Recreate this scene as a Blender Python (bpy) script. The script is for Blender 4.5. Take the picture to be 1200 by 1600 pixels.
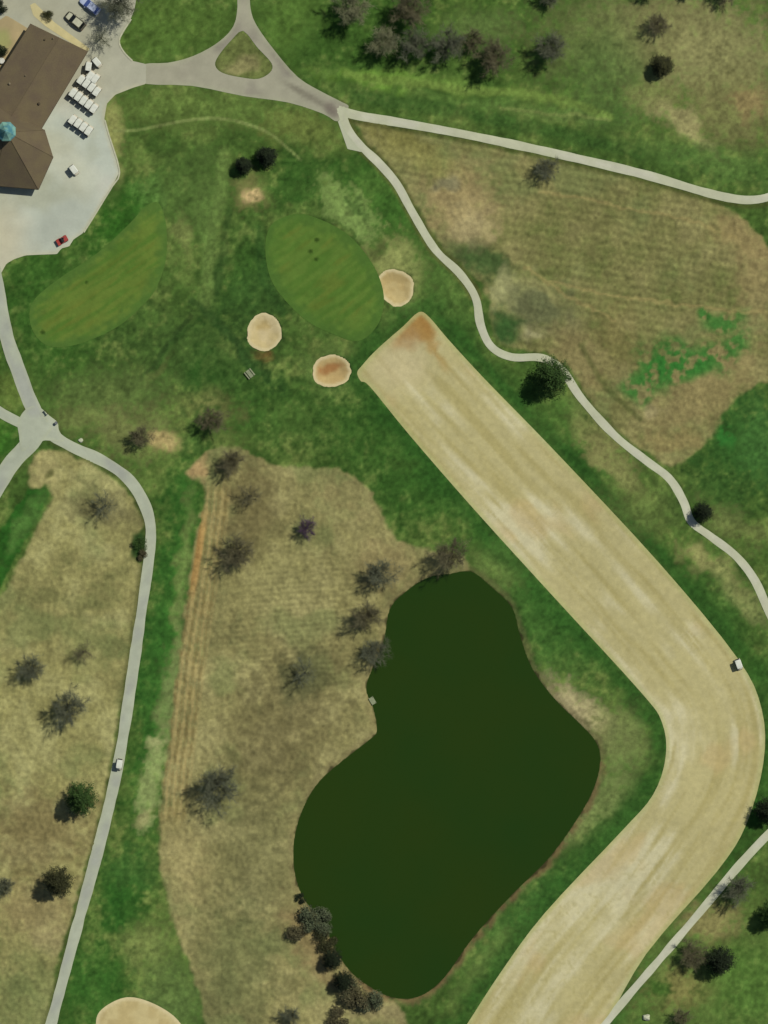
import bpy, bmesh, math, random
import numpy as np
from mathutils import Vector, Matrix
from mathutils.geometry import delaunay_2d_cdt

# ------------------------------------------------------------------ scene, camera, light
scene = bpy.context.scene
for o in list(bpy.data.objects):
    bpy.data.objects.remove(o)
COL = scene.collection
R = math.radians
S = 0.13                       # metres per photo pixel on the ground
CAM_H = 1500.0

def W(px, py):
    return ((px - 600.0) * S, (800.0 - py) * S)

cam = bpy.data.cameras.new('camera')
cam.sensor_fit = 'VERTICAL'
cam.sensor_height = 24.0
cam.angle = 2 * math.atan(1600 * S / 2 / CAM_H)
cam.clip_start = 10.0
cam.clip_end = 20000.0
camo = bpy.data.objects.new('camera', cam)
camo.location = (0, 0, CAM_H)
COL.objects.link(camo)
scene.camera = camo

SUN_EL = 56.0
SUN_DIR = Vector((0.80 * math.cos(R(SUN_EL)), 0.60 * math.cos(R(SUN_EL)), math.sin(R(SUN_EL))))
world = bpy.data.worlds.new('World')
scene.world = world
world.use_nodes = True
wn = world.node_tree.nodes
wl = world.node_tree.links
wn.clear()
sky = wn.new('ShaderNodeTexSky')
sky.sky_type = 'NISHITA'
sky.sun_disc = False
sky.sun_elevation = R(SUN_EL)
sky.sun_rotation = math.atan2(SUN_DIR.x, SUN_DIR.y)
bg = wn.new('ShaderNodeBackground')
bg.inputs[1].default_value = 0.05
wo = wn.new('ShaderNodeOutputWorld')
wl.new(sky.outputs[0], bg.inputs[0])
wl.new(bg.outputs[0], wo.inputs[0])

sun = bpy.data.lights.new('sun', 'SUN')
sun.energy = 3.3
sun.angle = R(0.5)
sun.color = (1.0, 0.96, 0.88)
suno = bpy.data.objects.new('sun', sun)
suno.rotation_euler = SUN_DIR.to_track_quat('Z', 'Y').to_euler()
suno.location = (60, 45, 120)
COL.objects.link(suno)

vs = scene.view_settings
vs.view_transform = 'Standard'
vs.look = 'None'
vs.gamma = 1.0
vs.use_curve_mapping = False
vs.exposure = 0.0

# ------------------------------------------------------------------ small helpers
def lin(c):
    out = []
    for v in c:
        v /= 255.0
        out.append(v / 12.92 if v <= 0.04045 else ((v + 0.055) / 1.055) ** 2.4)
    return np.array(out, dtype=np.float32)

def tag(o, label=None, cat=None, group=None, kind=None):
    if label: o['label'] = label
    if cat: o['category'] = cat
    if group: o['group'] = group
    if kind: o['kind'] = kind
    return o

def empty(name, loc, rz=0.0, scale=1.0):
    o = bpy.data.objects.new(name, None)
    o.empty_display_size = 0.3
    o.location = loc
    o.rotation_euler = (0, 0, rz)
    o.scale = (scale,) * 3 if not isinstance(scale, tuple) else scale
    COL.objects.link(o)
    return o

def link(name, mesh, mat=None, parent=None, loc=None):
    o = bpy.data.objects.new(name, mesh)
    if mat and not mesh.materials:
        mesh.materials.append(mat)
    COL.objects.link(o)
    if parent: o.parent = parent
    if loc: o.location = loc
    return o

def mesh_of(name, verts, faces, smooth=False):
    m = bpy.data.meshes.new(name)
    m.from_pydata([tuple(map(float, v)) for v in verts], [], [tuple(map(int, f)) for f in faces])
    m.update()
    if smooth:
        m.polygons.foreach_set('use_smooth', [True] * len(m.polygons))
    return m

def bm_mesh(bm, name, smooth=False):
    m = bpy.data.meshes.new(name)
    bmesh.ops.recalc_face_normals(bm, faces=bm.faces)
    bm.to_mesh(m); bm.free()
    if smooth:
        m.polygons.foreach_set('use_smooth', [True] * len(m.polygons))
    return m

def bm_box(bm, x0, x1, y0, y1, z0, z1, mtx=None):
    vs_ = [Vector((x, y, z)) for z in (z0, z1) for y in (y0, y1) for x in (x0, x1)]
    if mtx: vs_ = [mtx @ v for v in vs_]
    v = [bm.verts.new(p) for p in vs_]
    for f in ((0, 1, 3, 2), (4, 5, 7, 6), (0, 1, 5, 4), (2, 3, 7, 6), (0, 2, 6, 4), (1, 3, 7, 5)):
        bm.faces.new([v[i] for i in f])

def bm_tube(bm, p0, p1, r0, r1, n=8, cap=True):
    p0, p1 = Vector(p0), Vector(p1)
    q = (p1 - p0).to_track_quat('Z', 'Y')
    a, b = [], []
    for i in range(n):
        t = 2 * math.pi * i / n
        d = q @ Vector((math.cos(t), math.sin(t), 0))
        a.append(bm.verts.new(p0 + d * r0)); b.append(bm.verts.new(p1 + d * r1))
    for i in range(n):
        bm.faces.new((a[i], a[(i + 1) % n], b[(i + 1) % n], b[i]))
    if cap:
        bm.faces.new(a[::-1]); bm.faces.new(b)

def bm_loft(bm, rings, cap=True, closed=True):
    vr = [[bm.verts.new(p) for p in r] for r in rings]
    n = len(rings[0])
    for a, b in zip(vr[:-1], vr[1:]):
        for i in range(n if closed else n - 1):
            j = (i + 1) % n
            bm.faces.new((a[i], a[j], b[j], b[i]))
    if cap:
        bm.faces.new(vr[0][::-1]); bm.faces.new(vr[-1])

def bevel_obj(o, w=0.03, seg=2):
    md = o.modifiers.new('bevel', 'BEVEL'); md.width = w; md.segments = seg; md.limit_method = 'ANGLE'
    return o

# ---- noise on numpy arrays (value noise with smooth interpolation)
def _hash(ix, iy, seed):
    h = (ix.astype(np.int64) * 374761393 + iy.astype(np.int64) * 668265263 + seed * 1442695041) & 0xFFFFFFFF
    h = ((h ^ (h >> 13)) * 1274126177) & 0xFFFFFFFF
    h = h ^ (h >> 16)
    return (h & 0xFFFFFF).astype(np.float32) / float(0xFFFFFF)

def vnoise(x, y, seed):
    ix = np.floor(x); iy = np.floor(y)
    fx = (x - ix).astype(np.float32); fy = (y - iy).astype(np.float32)
    fx = fx * fx * fx * (fx * (fx * 6 - 15) + 10); fy = fy * fy * fy * (fy * (fy * 6 - 15) + 10)
    a = _hash(ix, iy, seed); b = _hash(ix + 1, iy, seed)
    c = _hash(ix, iy + 1, seed); d = _hash(ix + 1, iy + 1, seed)
    return (a + (b - a) * fx) * (1 - fy) + (c + (d - c) * fx) * fy

def fbm(x, y, scale, octv=4, seed=1, rot=0.6, gain=0.5):
    """roughly -1..1"""
    x = np.asarray(x, dtype=np.float64) / scale; y = np.asarray(y, dtype=np.float64) / scale
    t = np.zeros(x.shape, dtype=np.float32); amp = 1.0; tot = 0.0
    for i in range(octv):
        t += amp * (vnoise(x, y, seed + i * 17) * 2 - 1)
        tot += amp; amp *= gain
        c, s_ = (math.cos(rot + i), math.sin(rot + i)) if rot else (1.0, 0.0)
        x, y = (x * c - y * s_) * 2.03 + 5.3, (x * s_ + y * c) * 2.03 + 1.7
    return t / tot * 1.6

def sstep(a, b, x):
    t = np.clip((x - a) / (b - a), 0, 1)
    return t * t * (3 - 2 * t)

def smooth_closed(pts, n=4):
    pts = np.array(pts, dtype=float); N = len(pts); out = []
    for i in range(N):
        p0, p1, p2, p3 = pts[i - 1], pts[i], pts[(i + 1) % N], pts[(i + 2) % N]
        for k in range(n):
            t = k / n
            out.append(0.5 * (2 * p1 + (p2 - p0) * t + (2 * p0 - 5 * p1 + 4 * p2 - p3) * t * t + (3 * p1 - p0 - 3 * p2 + p3) * t ** 3))
    return np.array(out)

def smooth_open(pts, n=6):
    pts = np.array(pts, dtype=float); N = len(pts); out = []
    for i in range(N - 1):
        p0 = pts[max(i - 1, 0)]; p1 = pts[i]; p2 = pts[i + 1]; p3 = pts[min(i + 2, N - 1)]
        for k in range(n):
            t = k / n
            out.append(0.5 * (2 * p1 + (p2 - p0) * t + (2 * p0 - 5 * p1 + 4 * p2 - p3) * t * t + (3 * p1 - p0 - 3 * p2 + p3) * t ** 3))
    out.append(pts[-1])
    return np.array(out)

def resample(poly, step, closed=False):
    p = np.array(poly, dtype=float)
    if closed: p = np.vstack([p, p[:1]])
    d = np.r_[0, np.cumsum(np.linalg.norm(np.diff(p, axis=0), axis=1))]
    n = max(int(round(d[-1] / step)), 3)
    t = np.linspace(0, d[-1], n + 1)
    q = np.c_[np.interp(t, d, p[:, 0]), np.interp(t, d, p[:, 1])]
    return q[:-1] if closed else q

def inside(poly, X, Y):
    r = np.zeros(X.shape, dtype=bool)
    n = len(poly)
    for i in range(n):
        x0, y0 = poly[i]; x1, y1 = poly[(i + 1) % n]
        if y0 == y1: continue
        c = ((y0 > Y) != (y1 > Y))
        r ^= c & (X < (x1 - x0) * (Y - y0) / (y1 - y0) + x0)
    return r

def seg_dist(pts, X, Y, closed):
    d2 = np.full(X.shape, 1e12)
    n = len(pts)
    for i in range(n if closed else n - 1):
        ax, ay = pts[i]; bx, by = pts[(i + 1) % n]
        dx, dy = bx - ax, by - ay
        L = dx * dx + dy * dy
        if L < 1e-9: continue
        t = np.clip(((X - ax) * dx + (Y - ay) * dy) / L, 0, 1)
        d2 = np.minimum(d2, (X - ax - t * dx) ** 2 + (Y - ay - t * dy) ** 2)
    return np.sqrt(d2)

def sdf(poly, X, Y, margin=60.0):
    """signed distance, negative inside; clamped to margin away from the shape"""
    poly = np.asarray(poly)
    out = np.full(X.shape, margin, dtype=np.float32)
    m = (X > poly[:, 0].min() - margin) & (X < poly[:, 0].max() + margin) & (Y > poly[:, 1].min() - margin) & (Y < poly[:, 1].max() + margin)
    x, y = X[m], Y[m]
    d = seg_dist(poly, x, y, True)
    d[inside(poly, x, y)] *= -1
    out[m] = np.minimum(d, margin)
    return out

def ldist(line, X, Y, margin=60.0):
    line = np.asarray(line)
    out = np.full(X.shape, margin, dtype=np.float32)
    m = (X > line[:, 0].min() - margin) & (X < line[:, 0].max() + margin) & (Y > line[:, 1].min() - margin) & (Y < line[:, 1].max() + margin)
    out[m] = np.minimum(seg_dist(line, X[m], Y[m], False), margin)
    return out

# ------------------------------------------------------------------ materials
def new_mat(name):
    m = bpy.data.materials.new(name); m.use_nodes = True
    nt = m.node_tree
    return m, nt, nt.nodes['Principled BSDF']

def node(nt, t, **kw):
    n = nt.nodes.new(t)
    for k, v in kw.items(): setattr(n, k, v)
    return n

def noisy(name, col, col2=None, scale=2.0, rough=0.8, bump=0.0, metallic=0.0, fine=None, spec=0.3, contrast=(0.35, 0.65)):
    """two-tone procedural material, object coordinates in metres"""
    m, nt, b = new_mat(name)
    tc = node(nt, 'ShaderNodeTexCoord')
    nz = node(nt, 'ShaderNodeTexNoise'); nz.inputs['Scale'].default_value = scale; nz.inputs['Detail'].default_value = 6
    nt.links.new(tc.outputs['Object'], nz.inputs['Vector'])
    rp = node(nt, 'ShaderNodeValToRGB')
    c1 = lin(col); c2 = lin(col2 if col2 else tuple(v * 0.85 for v in col))
    rp.color_ramp.elements[0].position = contrast[0]; rp.color_ramp.elements[1].position = contrast[1]
    rp.color_ramp.elements[0].color = (*c1, 1); rp.color_ramp.elements[1].color = (*c2, 1)
    nt.links.new(nz.outputs['Fac'], rp.inputs['Fac'])
    out = rp.outputs['Color']
    if fine:
        n2 = node(nt, 'ShaderNodeTexNoise'); n2.inputs['Scale'].default_value = fine[0]; n2.inputs['Detail'].default_value = 4
        nt.links.new(tc.outputs['Object'], n2.inputs['Vector'])
        mr = node(nt, 'ShaderNodeMapRange'); mr.inputs[1].default_value = 0.3; mr.inputs[2].default_value = 0.7
        mr.inputs[3].default_value = 1 - fine[1]; mr.inputs[4].default_value = 1 + fine[1]
        nt.links.new(n2.outputs['Fac'], mr.inputs[0])
        mx = node(nt, 'ShaderNodeVectorMath', operation='SCALE')
        nt.links.new(out, mx.inputs[0]); nt.links.new(mr.outputs[0], mx.inputs['Scale'])
        out = mx.outputs[0]
    nt.links.new(out, b.inputs['Base Color'])
    b.inputs['Roughness'].default_value = rough
    b.inputs['Metallic'].default_value = metallic
    b.inputs['Specular IOR Level'].default_value = spec
    if bump:
        bp = node(nt, 'ShaderNodeBump'); bp.inputs['Strength'].default_value = 0.6; bp.inputs['Distance'].default_value = bump
        nt.links.new(nz.outputs['Fac'], bp.inputs['Height']); nt.links.new(bp.outputs[0], b.inputs['Normal'])
    return m

def vcol_mat(name, fine=0.16, scale=7.0, bump=0.05, rough=0.95):
    """ground cover: colour attribute carries the kind of turf, noise gives the grain"""
    m, nt, b = new_mat(name)
    at = node(nt, 'ShaderNodeAttribute', attribute_name='turf')
    tc = node(nt, 'ShaderNodeTexCoord')
    n1 = node(nt, 'ShaderNodeTexNoise'); n1.inputs['Scale'].default_value = scale; n1.inputs['Detail'].default_value = 5; n1.inputs['Roughness'].default_value = 0.65
    nt.links.new(tc.outputs['Object'], n1.inputs['Vector'])
    n2 = node(nt, 'ShaderNodeTexNoise'); n2.inputs['Scale'].default_value = scale * 0.22; n2.inputs['Detail'].default_value = 4
    nt.links.new(tc.outputs['Object'], n2.inputs['Vector'])
    ad = node(nt, 'ShaderNodeMath', operation='ADD'); nt.links.new(n1.outputs['Fac'], ad.inputs[0]); nt.links.new(n2.outputs['Fac'], ad.inputs[1])
    mr = node(nt, 'ShaderNodeMapRange'); mr.inputs[1].default_value = 0.65; mr.inputs[2].default_value = 1.35
    mr.inputs[3].default_value = 1 - fine; mr.inputs[4].default_value = 1 + fine
    nt.links.new(ad.outputs[0], mr.inputs[0])
    sc = node(nt, 'ShaderNodeVectorMath', operation='SCALE')
    nt.links.new(at.outputs['Color'], sc.inputs[0]); nt.links.new(mr.outputs[0], sc.inputs['Scale'])
    nt.links.new(sc.outputs[0], b.inputs['Base Color'])
    b.inputs['Roughness'].default_value = rough
    b.inputs['Specular IOR Level'].default_value = 0.1
    bp = node(nt, 'ShaderNodeBump'); bp.inputs['Strength'].default_value = 0.7; bp.inputs['Distance'].default_value = bump
    nt.links.new(n1.outputs['Fac'], bp.inputs['Height']); nt.links.new(bp.outputs[0], b.inputs['Normal'])
    return m

M = {}
M['turf'] = vcol_mat('turf_cover', 0.24, 5.5, 0.07)
M['mown'] = vcol_mat('mown_turf', 0.12, 5.0, 0.012)
M['sand'] = vcol_mat('sand', 0.07, 5.0, 0.02)
M['concrete'] = vcol_mat('concrete', 0.06, 2.0, 0.004, 0.85)
M['bark'] = noisy('bark', (82, 74, 58), (62, 56, 44), 6, 0.95)
M['twig_brown'] = noisy('twig_brown', (116, 112, 82), (94, 90, 66), 0.8, 0.95)
M['twig_grey'] = noisy('twig_grey', (112, 116, 92), (90, 94, 74), 0.8, 0.95)
M['twig_bud'] = noisy('twig_bud', (140, 142, 106), (116, 118, 86), 0.8, 0.95)
M['twig_purple'] = noisy('twig_purple', (104, 82, 104), (76, 62, 74), 0.8, 0.95)
M['needle'] = noisy('needle', (66, 94, 40), (50, 74, 32), 0.9, 0.9)
M['needle_dark'] = noisy('needle_dark', (40, 52, 28), (28, 38, 22), 0.9, 0.9)
M['needle_olive'] = noisy('needle_olive', (70, 72, 40), (52, 54, 32), 0.9, 0.9)
M['shrub_grey'] = noisy('shrub_grey', (96, 106, 76), (70, 76, 54), 0.9, 0.9)
M['shrub_brown'] = noisy('shrub_brown', (100, 96, 66), (74, 70, 48), 0.9, 0.9)
M['cart_white'] = noisy('cart_white', (212, 214, 198), (196, 200, 184), 1.5, 0.45, spec=0.4)
M['cart_body'] = noisy('cart_body', (196, 190, 168), (182, 176, 154), 1.5, 0.4, spec=0.4)
M['black_plastic'] = noisy('black_plastic', (34, 34, 32), (26, 26, 26), 3, 0.6)
M['seat_vinyl'] = noisy('seat_vinyl', (168, 158, 132), (150, 140, 118), 3, 0.6)
M['rubber'] = noisy('rubber', (28, 28, 28), (22, 22, 22), 4, 0.9)
M['steel'] = noisy('steel', (150, 152, 150), (132, 134, 132), 3, 0.35, metallic=0.8)
M['red_paint'] = noisy('red_paint', (164, 62, 54), (140, 50, 44), 3, 0.5)
M['wood_pale'] = noisy('wood_pale', (150, 158, 124), (128, 136, 104), 5, 0.85)
M['stone_pale'] = noisy('stone_pale', (196, 200, 170), (164, 166, 140), 2.5, 0.9, bump=0.04)

def glass_mat(name, col):
    m, nt, b = new_mat(name)
    tc = node(nt, 'ShaderNodeTexCoord'); nz = node(nt, 'ShaderNodeTexNoise'); nz.inputs['Scale'].default_value = 1.2
    nt.links.new(tc.outputs['Object'], nz.inputs['Vector'])
    rp = node(nt, 'ShaderNodeValToRGB'); a = lin(col)
    rp.color_ramp.elements[0].color = (*a, 1); rp.color_ramp.elements[1].color = (*(a * 1.5), 1)
    nt.links.new(nz.outputs['Fac'], rp.inputs['Fac']); nt.links.new(rp.outputs[0], b.inputs['Base Color'])
    b.inputs['Roughness'].default_value = 0.08
    b.inputs['Specular IOR Level'].default_value = 0.6
    return m
M['glass'] = glass_mat('window_glass', (40, 46, 48))
M['glass_blue'] = glass_mat('car_glass_blue', (62, 78, 130))
M['glass_dark'] = glass_mat('car_glass_dark', (24, 26, 22))

def water_mat():
    m, nt, b = new_mat('pond_water')
    tc = node(nt, 'ShaderNodeTexCoord'); nz = node(nt, 'ShaderNodeTexNoise'); nz.inputs['Scale'].default_value = 0.04; nz.inputs['Detail'].default_value = 3
    nt.links.new(tc.outputs['Object'], nz.inputs['Vector'])
    rp = node(nt, 'ShaderNodeValToRGB')
    rp.color_ramp.elements[0].position = 0.35; rp.color_ramp.elements[1].position = 0.7
    rp.color_ramp.elements[0].color = (*lin((37, 57, 10)), 1); rp.color_ramp.elements[1].color = (*lin((32, 57, 12)), 1)
    nt.links.new(nz.outputs['Fac'], rp.inputs['Fac']); nt.links.new(rp.outputs[0], b.inputs['Base Color'])
    b.inputs['Roughness'].default_value = 0.16
    b.inputs['IOR'].default_value = 1.33
    n2 = node(nt, 'ShaderNodeTexNoise'); n2.inputs['Scale'].default_value = 2.2; n2.inputs['Detail'].default_value = 3
    nt.links.new(tc.outputs['Object'], n2.inputs['Vector'])
    bp = node(nt, 'ShaderNodeBump'); bp.inputs['Strength'].default_value = 0.15; bp.inputs['Distance'].default_value = 0.02
    nt.links.new(n2.outputs['Fac'], bp.inputs['Height']); nt.links.new(bp.outputs[0], b.inputs['Normal'])
    return m
M['water'] = water_mat()

# ------------------------------------------------------------------ outlines (photo pixels -> ground)
POND = smooth_closed([(735, 893), (765, 915), (800, 950), (812, 992), (832, 1046), (868, 1094), (905, 1130), (930, 1158), (938, 1186), (930, 1226), (908, 1270), (860, 1338), (800, 1398), (740, 1464), (692, 1530), (652, 1558), (612, 1558), (575, 1540), (545, 1515), (522, 1480), (505, 1440), (475, 1405), (460, 1360), (460, 1310), (475, 1260), (500, 1220), (540, 1185), (582, 1152), (589, 1138), (583, 1105), (572, 1075), (585, 1038), (600, 1000), (610, 950), (640, 920), (670, 902), (702, 897)], 4)
FAIR = smooth_closed([(578, 604), (640, 680), (740, 795), (870, 938), (1000, 1080), (1034, 1128), (1040, 1182), (1020, 1242), (970, 1300), (850, 1428), (782, 1520), (730, 1600), (690, 1660), (840, 1740), (912, 1650), (948, 1598), (1010, 1490), (1120, 1362), (1166, 1288), (1193, 1190), (1190, 1108), (1152, 1028), (1030, 880), (870, 708), (760, 595), (700, 530), (670, 495), (654, 488), (630, 510), (600, 536), (580, 555), (566, 571), (558, 582), (564, 596)], 4)
GREEN = smooth_closed([(430, 346), (465, 334), (500, 343), (540, 364), (570, 395), (592, 432), (600, 470), (590, 508), (560, 533), (520, 522), (480, 502), (446, 470), (424, 438), (415, 400), (417, 366)], 5)
PRACT = smooth_closed([(50, 474), (90, 437), (150, 397), (200, 352), (226, 324), (246, 316), (257, 338), (261, 372), (258, 412), (242, 454), (216, 484), (180, 513), (122, 538), (76, 541), (50, 514)], 5)
BUNK = [
    ('round', smooth_closed([(592, 432), (608, 421), (628, 424), (644, 436), (646, 456), (638, 472), (621, 480), (604, 471), (592, 456)], 5), 'round tan sand bunker between the putting green and the cart path'),
    ('round', smooth_closed([(387, 512), (398, 494), (416, 489), (433, 500), (440, 520), (434, 538), (414, 549), (395, 544), (386, 528)], 5), 'pale round sand bunker on the clubhouse side of the putting green'),
    ('oval', smooth_closed([(488, 577), (498, 560), (520, 554), (541, 563), (549, 578), (543, 595), (522, 605), (502, 603), (490, 592)], 5), 'oval sand bunker with a brown patch touching the fairway end'),
]
BIGSAND = smooth_closed([(150, 1600), (160, 1576), (198, 1558), (240, 1568), (278, 1594), (290, 1630), (220, 1660), (160, 1640)], 5)
ROAD = smooth_closed([(370, -30), (371, 10), (364, 42), (338, 68), (300, 88), (262, 98), (226, 100), (225, 115), (227, 131), (300, 134), (380, 150), (450, 160), (505, 178), (528, 190), (545, 168), (535, 160), (500, 142), (465, 120), (430, 80), (400, 38), (391, 10), (388, -30)], 3)
ISLAND = smooth_closed([(380, 48), (402, 74), (424, 98), (423, 112), (404, 123), (378, 121), (348, 114), (336, 102), (342, 86), (362, 62)], 3)
PAVE = np.array([(216, -20), (210, 15), (204, 30), (190, 52), (185, 66), (193, 82), (206, 95), (228, 100), (228, 131), (208, 137), (180, 148), (167, 162), (163, 185), (170, 212), (187, 268), (176, 290), (165, 308), (148, 336), (130, 364), (115, 374), (108, 385), (96, 388), (89, 397), (60, 398), (40, 399), (22, 405), (10, 412), (0, 430), (-40, 440), (-40, 100), (-40, -20)], float)
PATIO = np.array([(-40, 60), (-10, 38), (10, 24), (30, 36), (43, 44), (30, 66), (12, 96), (-10, 128), (-38, 150)], float)
PATHS = {
    'west': (smooth_open([(-14, 410), (-6, 445), (2, 490), (13, 535), (30, 582), (46, 625), (66, 664)]), 23),
    'southwest': (smooth_open([(72, 662), (46, 694), (18, 724), (-10, 768), (-26, 800)]), 26),
    'spur': (smooth_open([(-30, 622), (0, 644), (30, 660), (55, 672)]), 15),
    'long': (smooth_open([(48, 642), (78, 676), (112, 698), (160, 720), (198, 746), (222, 780), (235, 820), (233, 870), (222, 950), (206, 1060), (191, 1160), (175, 1240), (150, 1340), (120, 1450), (92, 1555), (80, 1600), (68, 1650)]), 17.5),
    'north': (smooth_open([(528, 172), (560, 181), (620, 191), (720, 209), (850, 236), (1000, 271), (1100, 300), (1150, 311), (1180, 312), (1206, 306), (1240, 290)]), 13.6),
    'middle': (smooth_open([(532, 168), (543, 200), (566, 230), (592, 255), (620, 288), (645, 333), (680, 390), (718, 427), (743, 465), (751, 508), (768, 542), (800, 558), (846, 559), (878, 578), (908, 622), (960, 680), (1010, 720), (1046, 748), (1068, 784), (1080, 815), (1110, 838), (1150, 869), (1180, 908), (1204, 962), (1230, 1010)]), 12.4),
    'southeast': (smooth_open([(1240, 1268), (1200, 1304), (1150, 1358), (1090, 1430), (1030, 1500), (980, 1558), (944, 1602), (905, 1650)]), 12.5),
}
JUNC = smooth_closed([(40, 640), (58, 634), (78, 650), (90, 660), (92, 672), (100, 690), (70, 688), (50, 698), (34, 705), (30, 680), (28, 660)], 3)
PAD = np.array([(528, 190), (536, 184), (562, 222), (566, 238), (543, 233)], float)

# tan fescue fields
F_WEST = smooth_closed([(46, 738), (54, 712), (80, 704), (118, 713), (165, 738), (198, 768), (218, 800), (222, 826), (207, 846), (210, 868), (222, 885), (222, 925), (212, 985), (196, 1068), (181, 1150), (166, 1230), (150, 1300), (124, 1390), (94, 1490), (72, 1600), (60, 1660), (-60, 1660), (-60, 1010), (-10, 952), (30, 880), (74, 794), (80, 768), (66, 757), (48, 762)], 3)
F_MID = smooth_closed([(293, 738), (318, 710), (350, 699), (388, 706), (430, 729), (490, 729), (540, 738), (575, 764), (595, 797), (614, 836), (648, 856), (690, 862), (735, 880), (700, 960), (640, 1200), (560, 1480), (640, 1600), (560, 1680), (330, 1660), (322, 1600), (305, 1530), (278, 1460), (258, 1390), (248, 1300), (260, 1200), (273, 1080), (289, 960), (304, 860), (318, 790), (320, 758), (303, 748)], 3)
F_NE = smooth_closed([(556, 192), (640, 205), (760, 228), (900, 258), (1020, 288), (1100, 312), (1150, 335), (1200, 385), (1260, 470), (1250, 570), (1180, 602), (1140, 632), (1122, 668), (1092, 700), (1050, 728), (1000, 702), (955, 660), (915, 616), (890, 575), (850, 550), (800, 546), (772, 520), (764, 468), (742, 430), (700, 395), (655, 330), (610, 262)], 3)

def wpoly(P):
    P = np.asarray(P, float)
    return np.c_[(P[:, 0] - 600) * S, (800 - P[:, 1]) * S]

# ------------------------------------------------------------------ terrain height
BUILD_C = (20, 180)
def base_height(PX, PY):
    """terrain in metres at photo-pixel ground coordinates, before grass relief"""
    PX = np.asarray(PX, float); PY = np.asarray(PY, float)
    h = 0.55 * fbm(PX, PY, 210, 2, 91) + 0.16 * fbm(PX, PY, 75, 2, 92)
    # mounds by the green and bunkers
    for (cx, cy, r, a) in ((508, 430, 120, 0.7), (640, 405, 40, 0.5), (515, 615, 40, 0.4), (395, 300, 40, 0.4), (150, 440, 120, 0.5), (870, 480, 60, 0.7), (545, 330, 50, 0.5)):
        h += a * np.exp(-((PX - cx) ** 2 + (PY - cy) ** 2) / (r * r))
    # level ground round the clubhouse
    d = np.maximum(sdf(PAVE, PX.ravel(), PY.ravel(), 90).reshape(PX.shape), 0)
    h *= sstep(0, 80, d)
    # banks down to the pond (water at -0.5)
    dp = sdf(POND, PX.ravel(), PY.ravel(), 120).reshape(PX.shape)
    k = sstep(0, 70, dp)
    h = h * k + (-0.5) * (1 - sstep(-2, 16, dp))
    h = np.where(dp < 0, -0.5 + np.maximum(dp, -14) * 0.09, h)
    return h

def H(px, py):
    return float(base_height(np.array([px], float), np.array([py], float))[0])

# ------------------------------------------------------------------ colour of the ground cover
def mixc(col, c, a):
    a = np.clip(a, 0, 1)[..., None]
    return col * (1 - a) + c * a

def ell(X, Y, cx, cy, rx, ry, rot=0.0, soft=0.5, rag=0.0):
    c, s_ = math.cos(R(rot)), math.sin(R(rot))
    dx, dy = X - cx, Y - cy
    u = (dx * c + dy * s_) / rx; v = (-dx * s_ + dy * c) / ry
    d = np.sqrt(u * u + v * v) + rag
    return 1 - sstep(1 - soft, 1 + soft, d)

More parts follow.
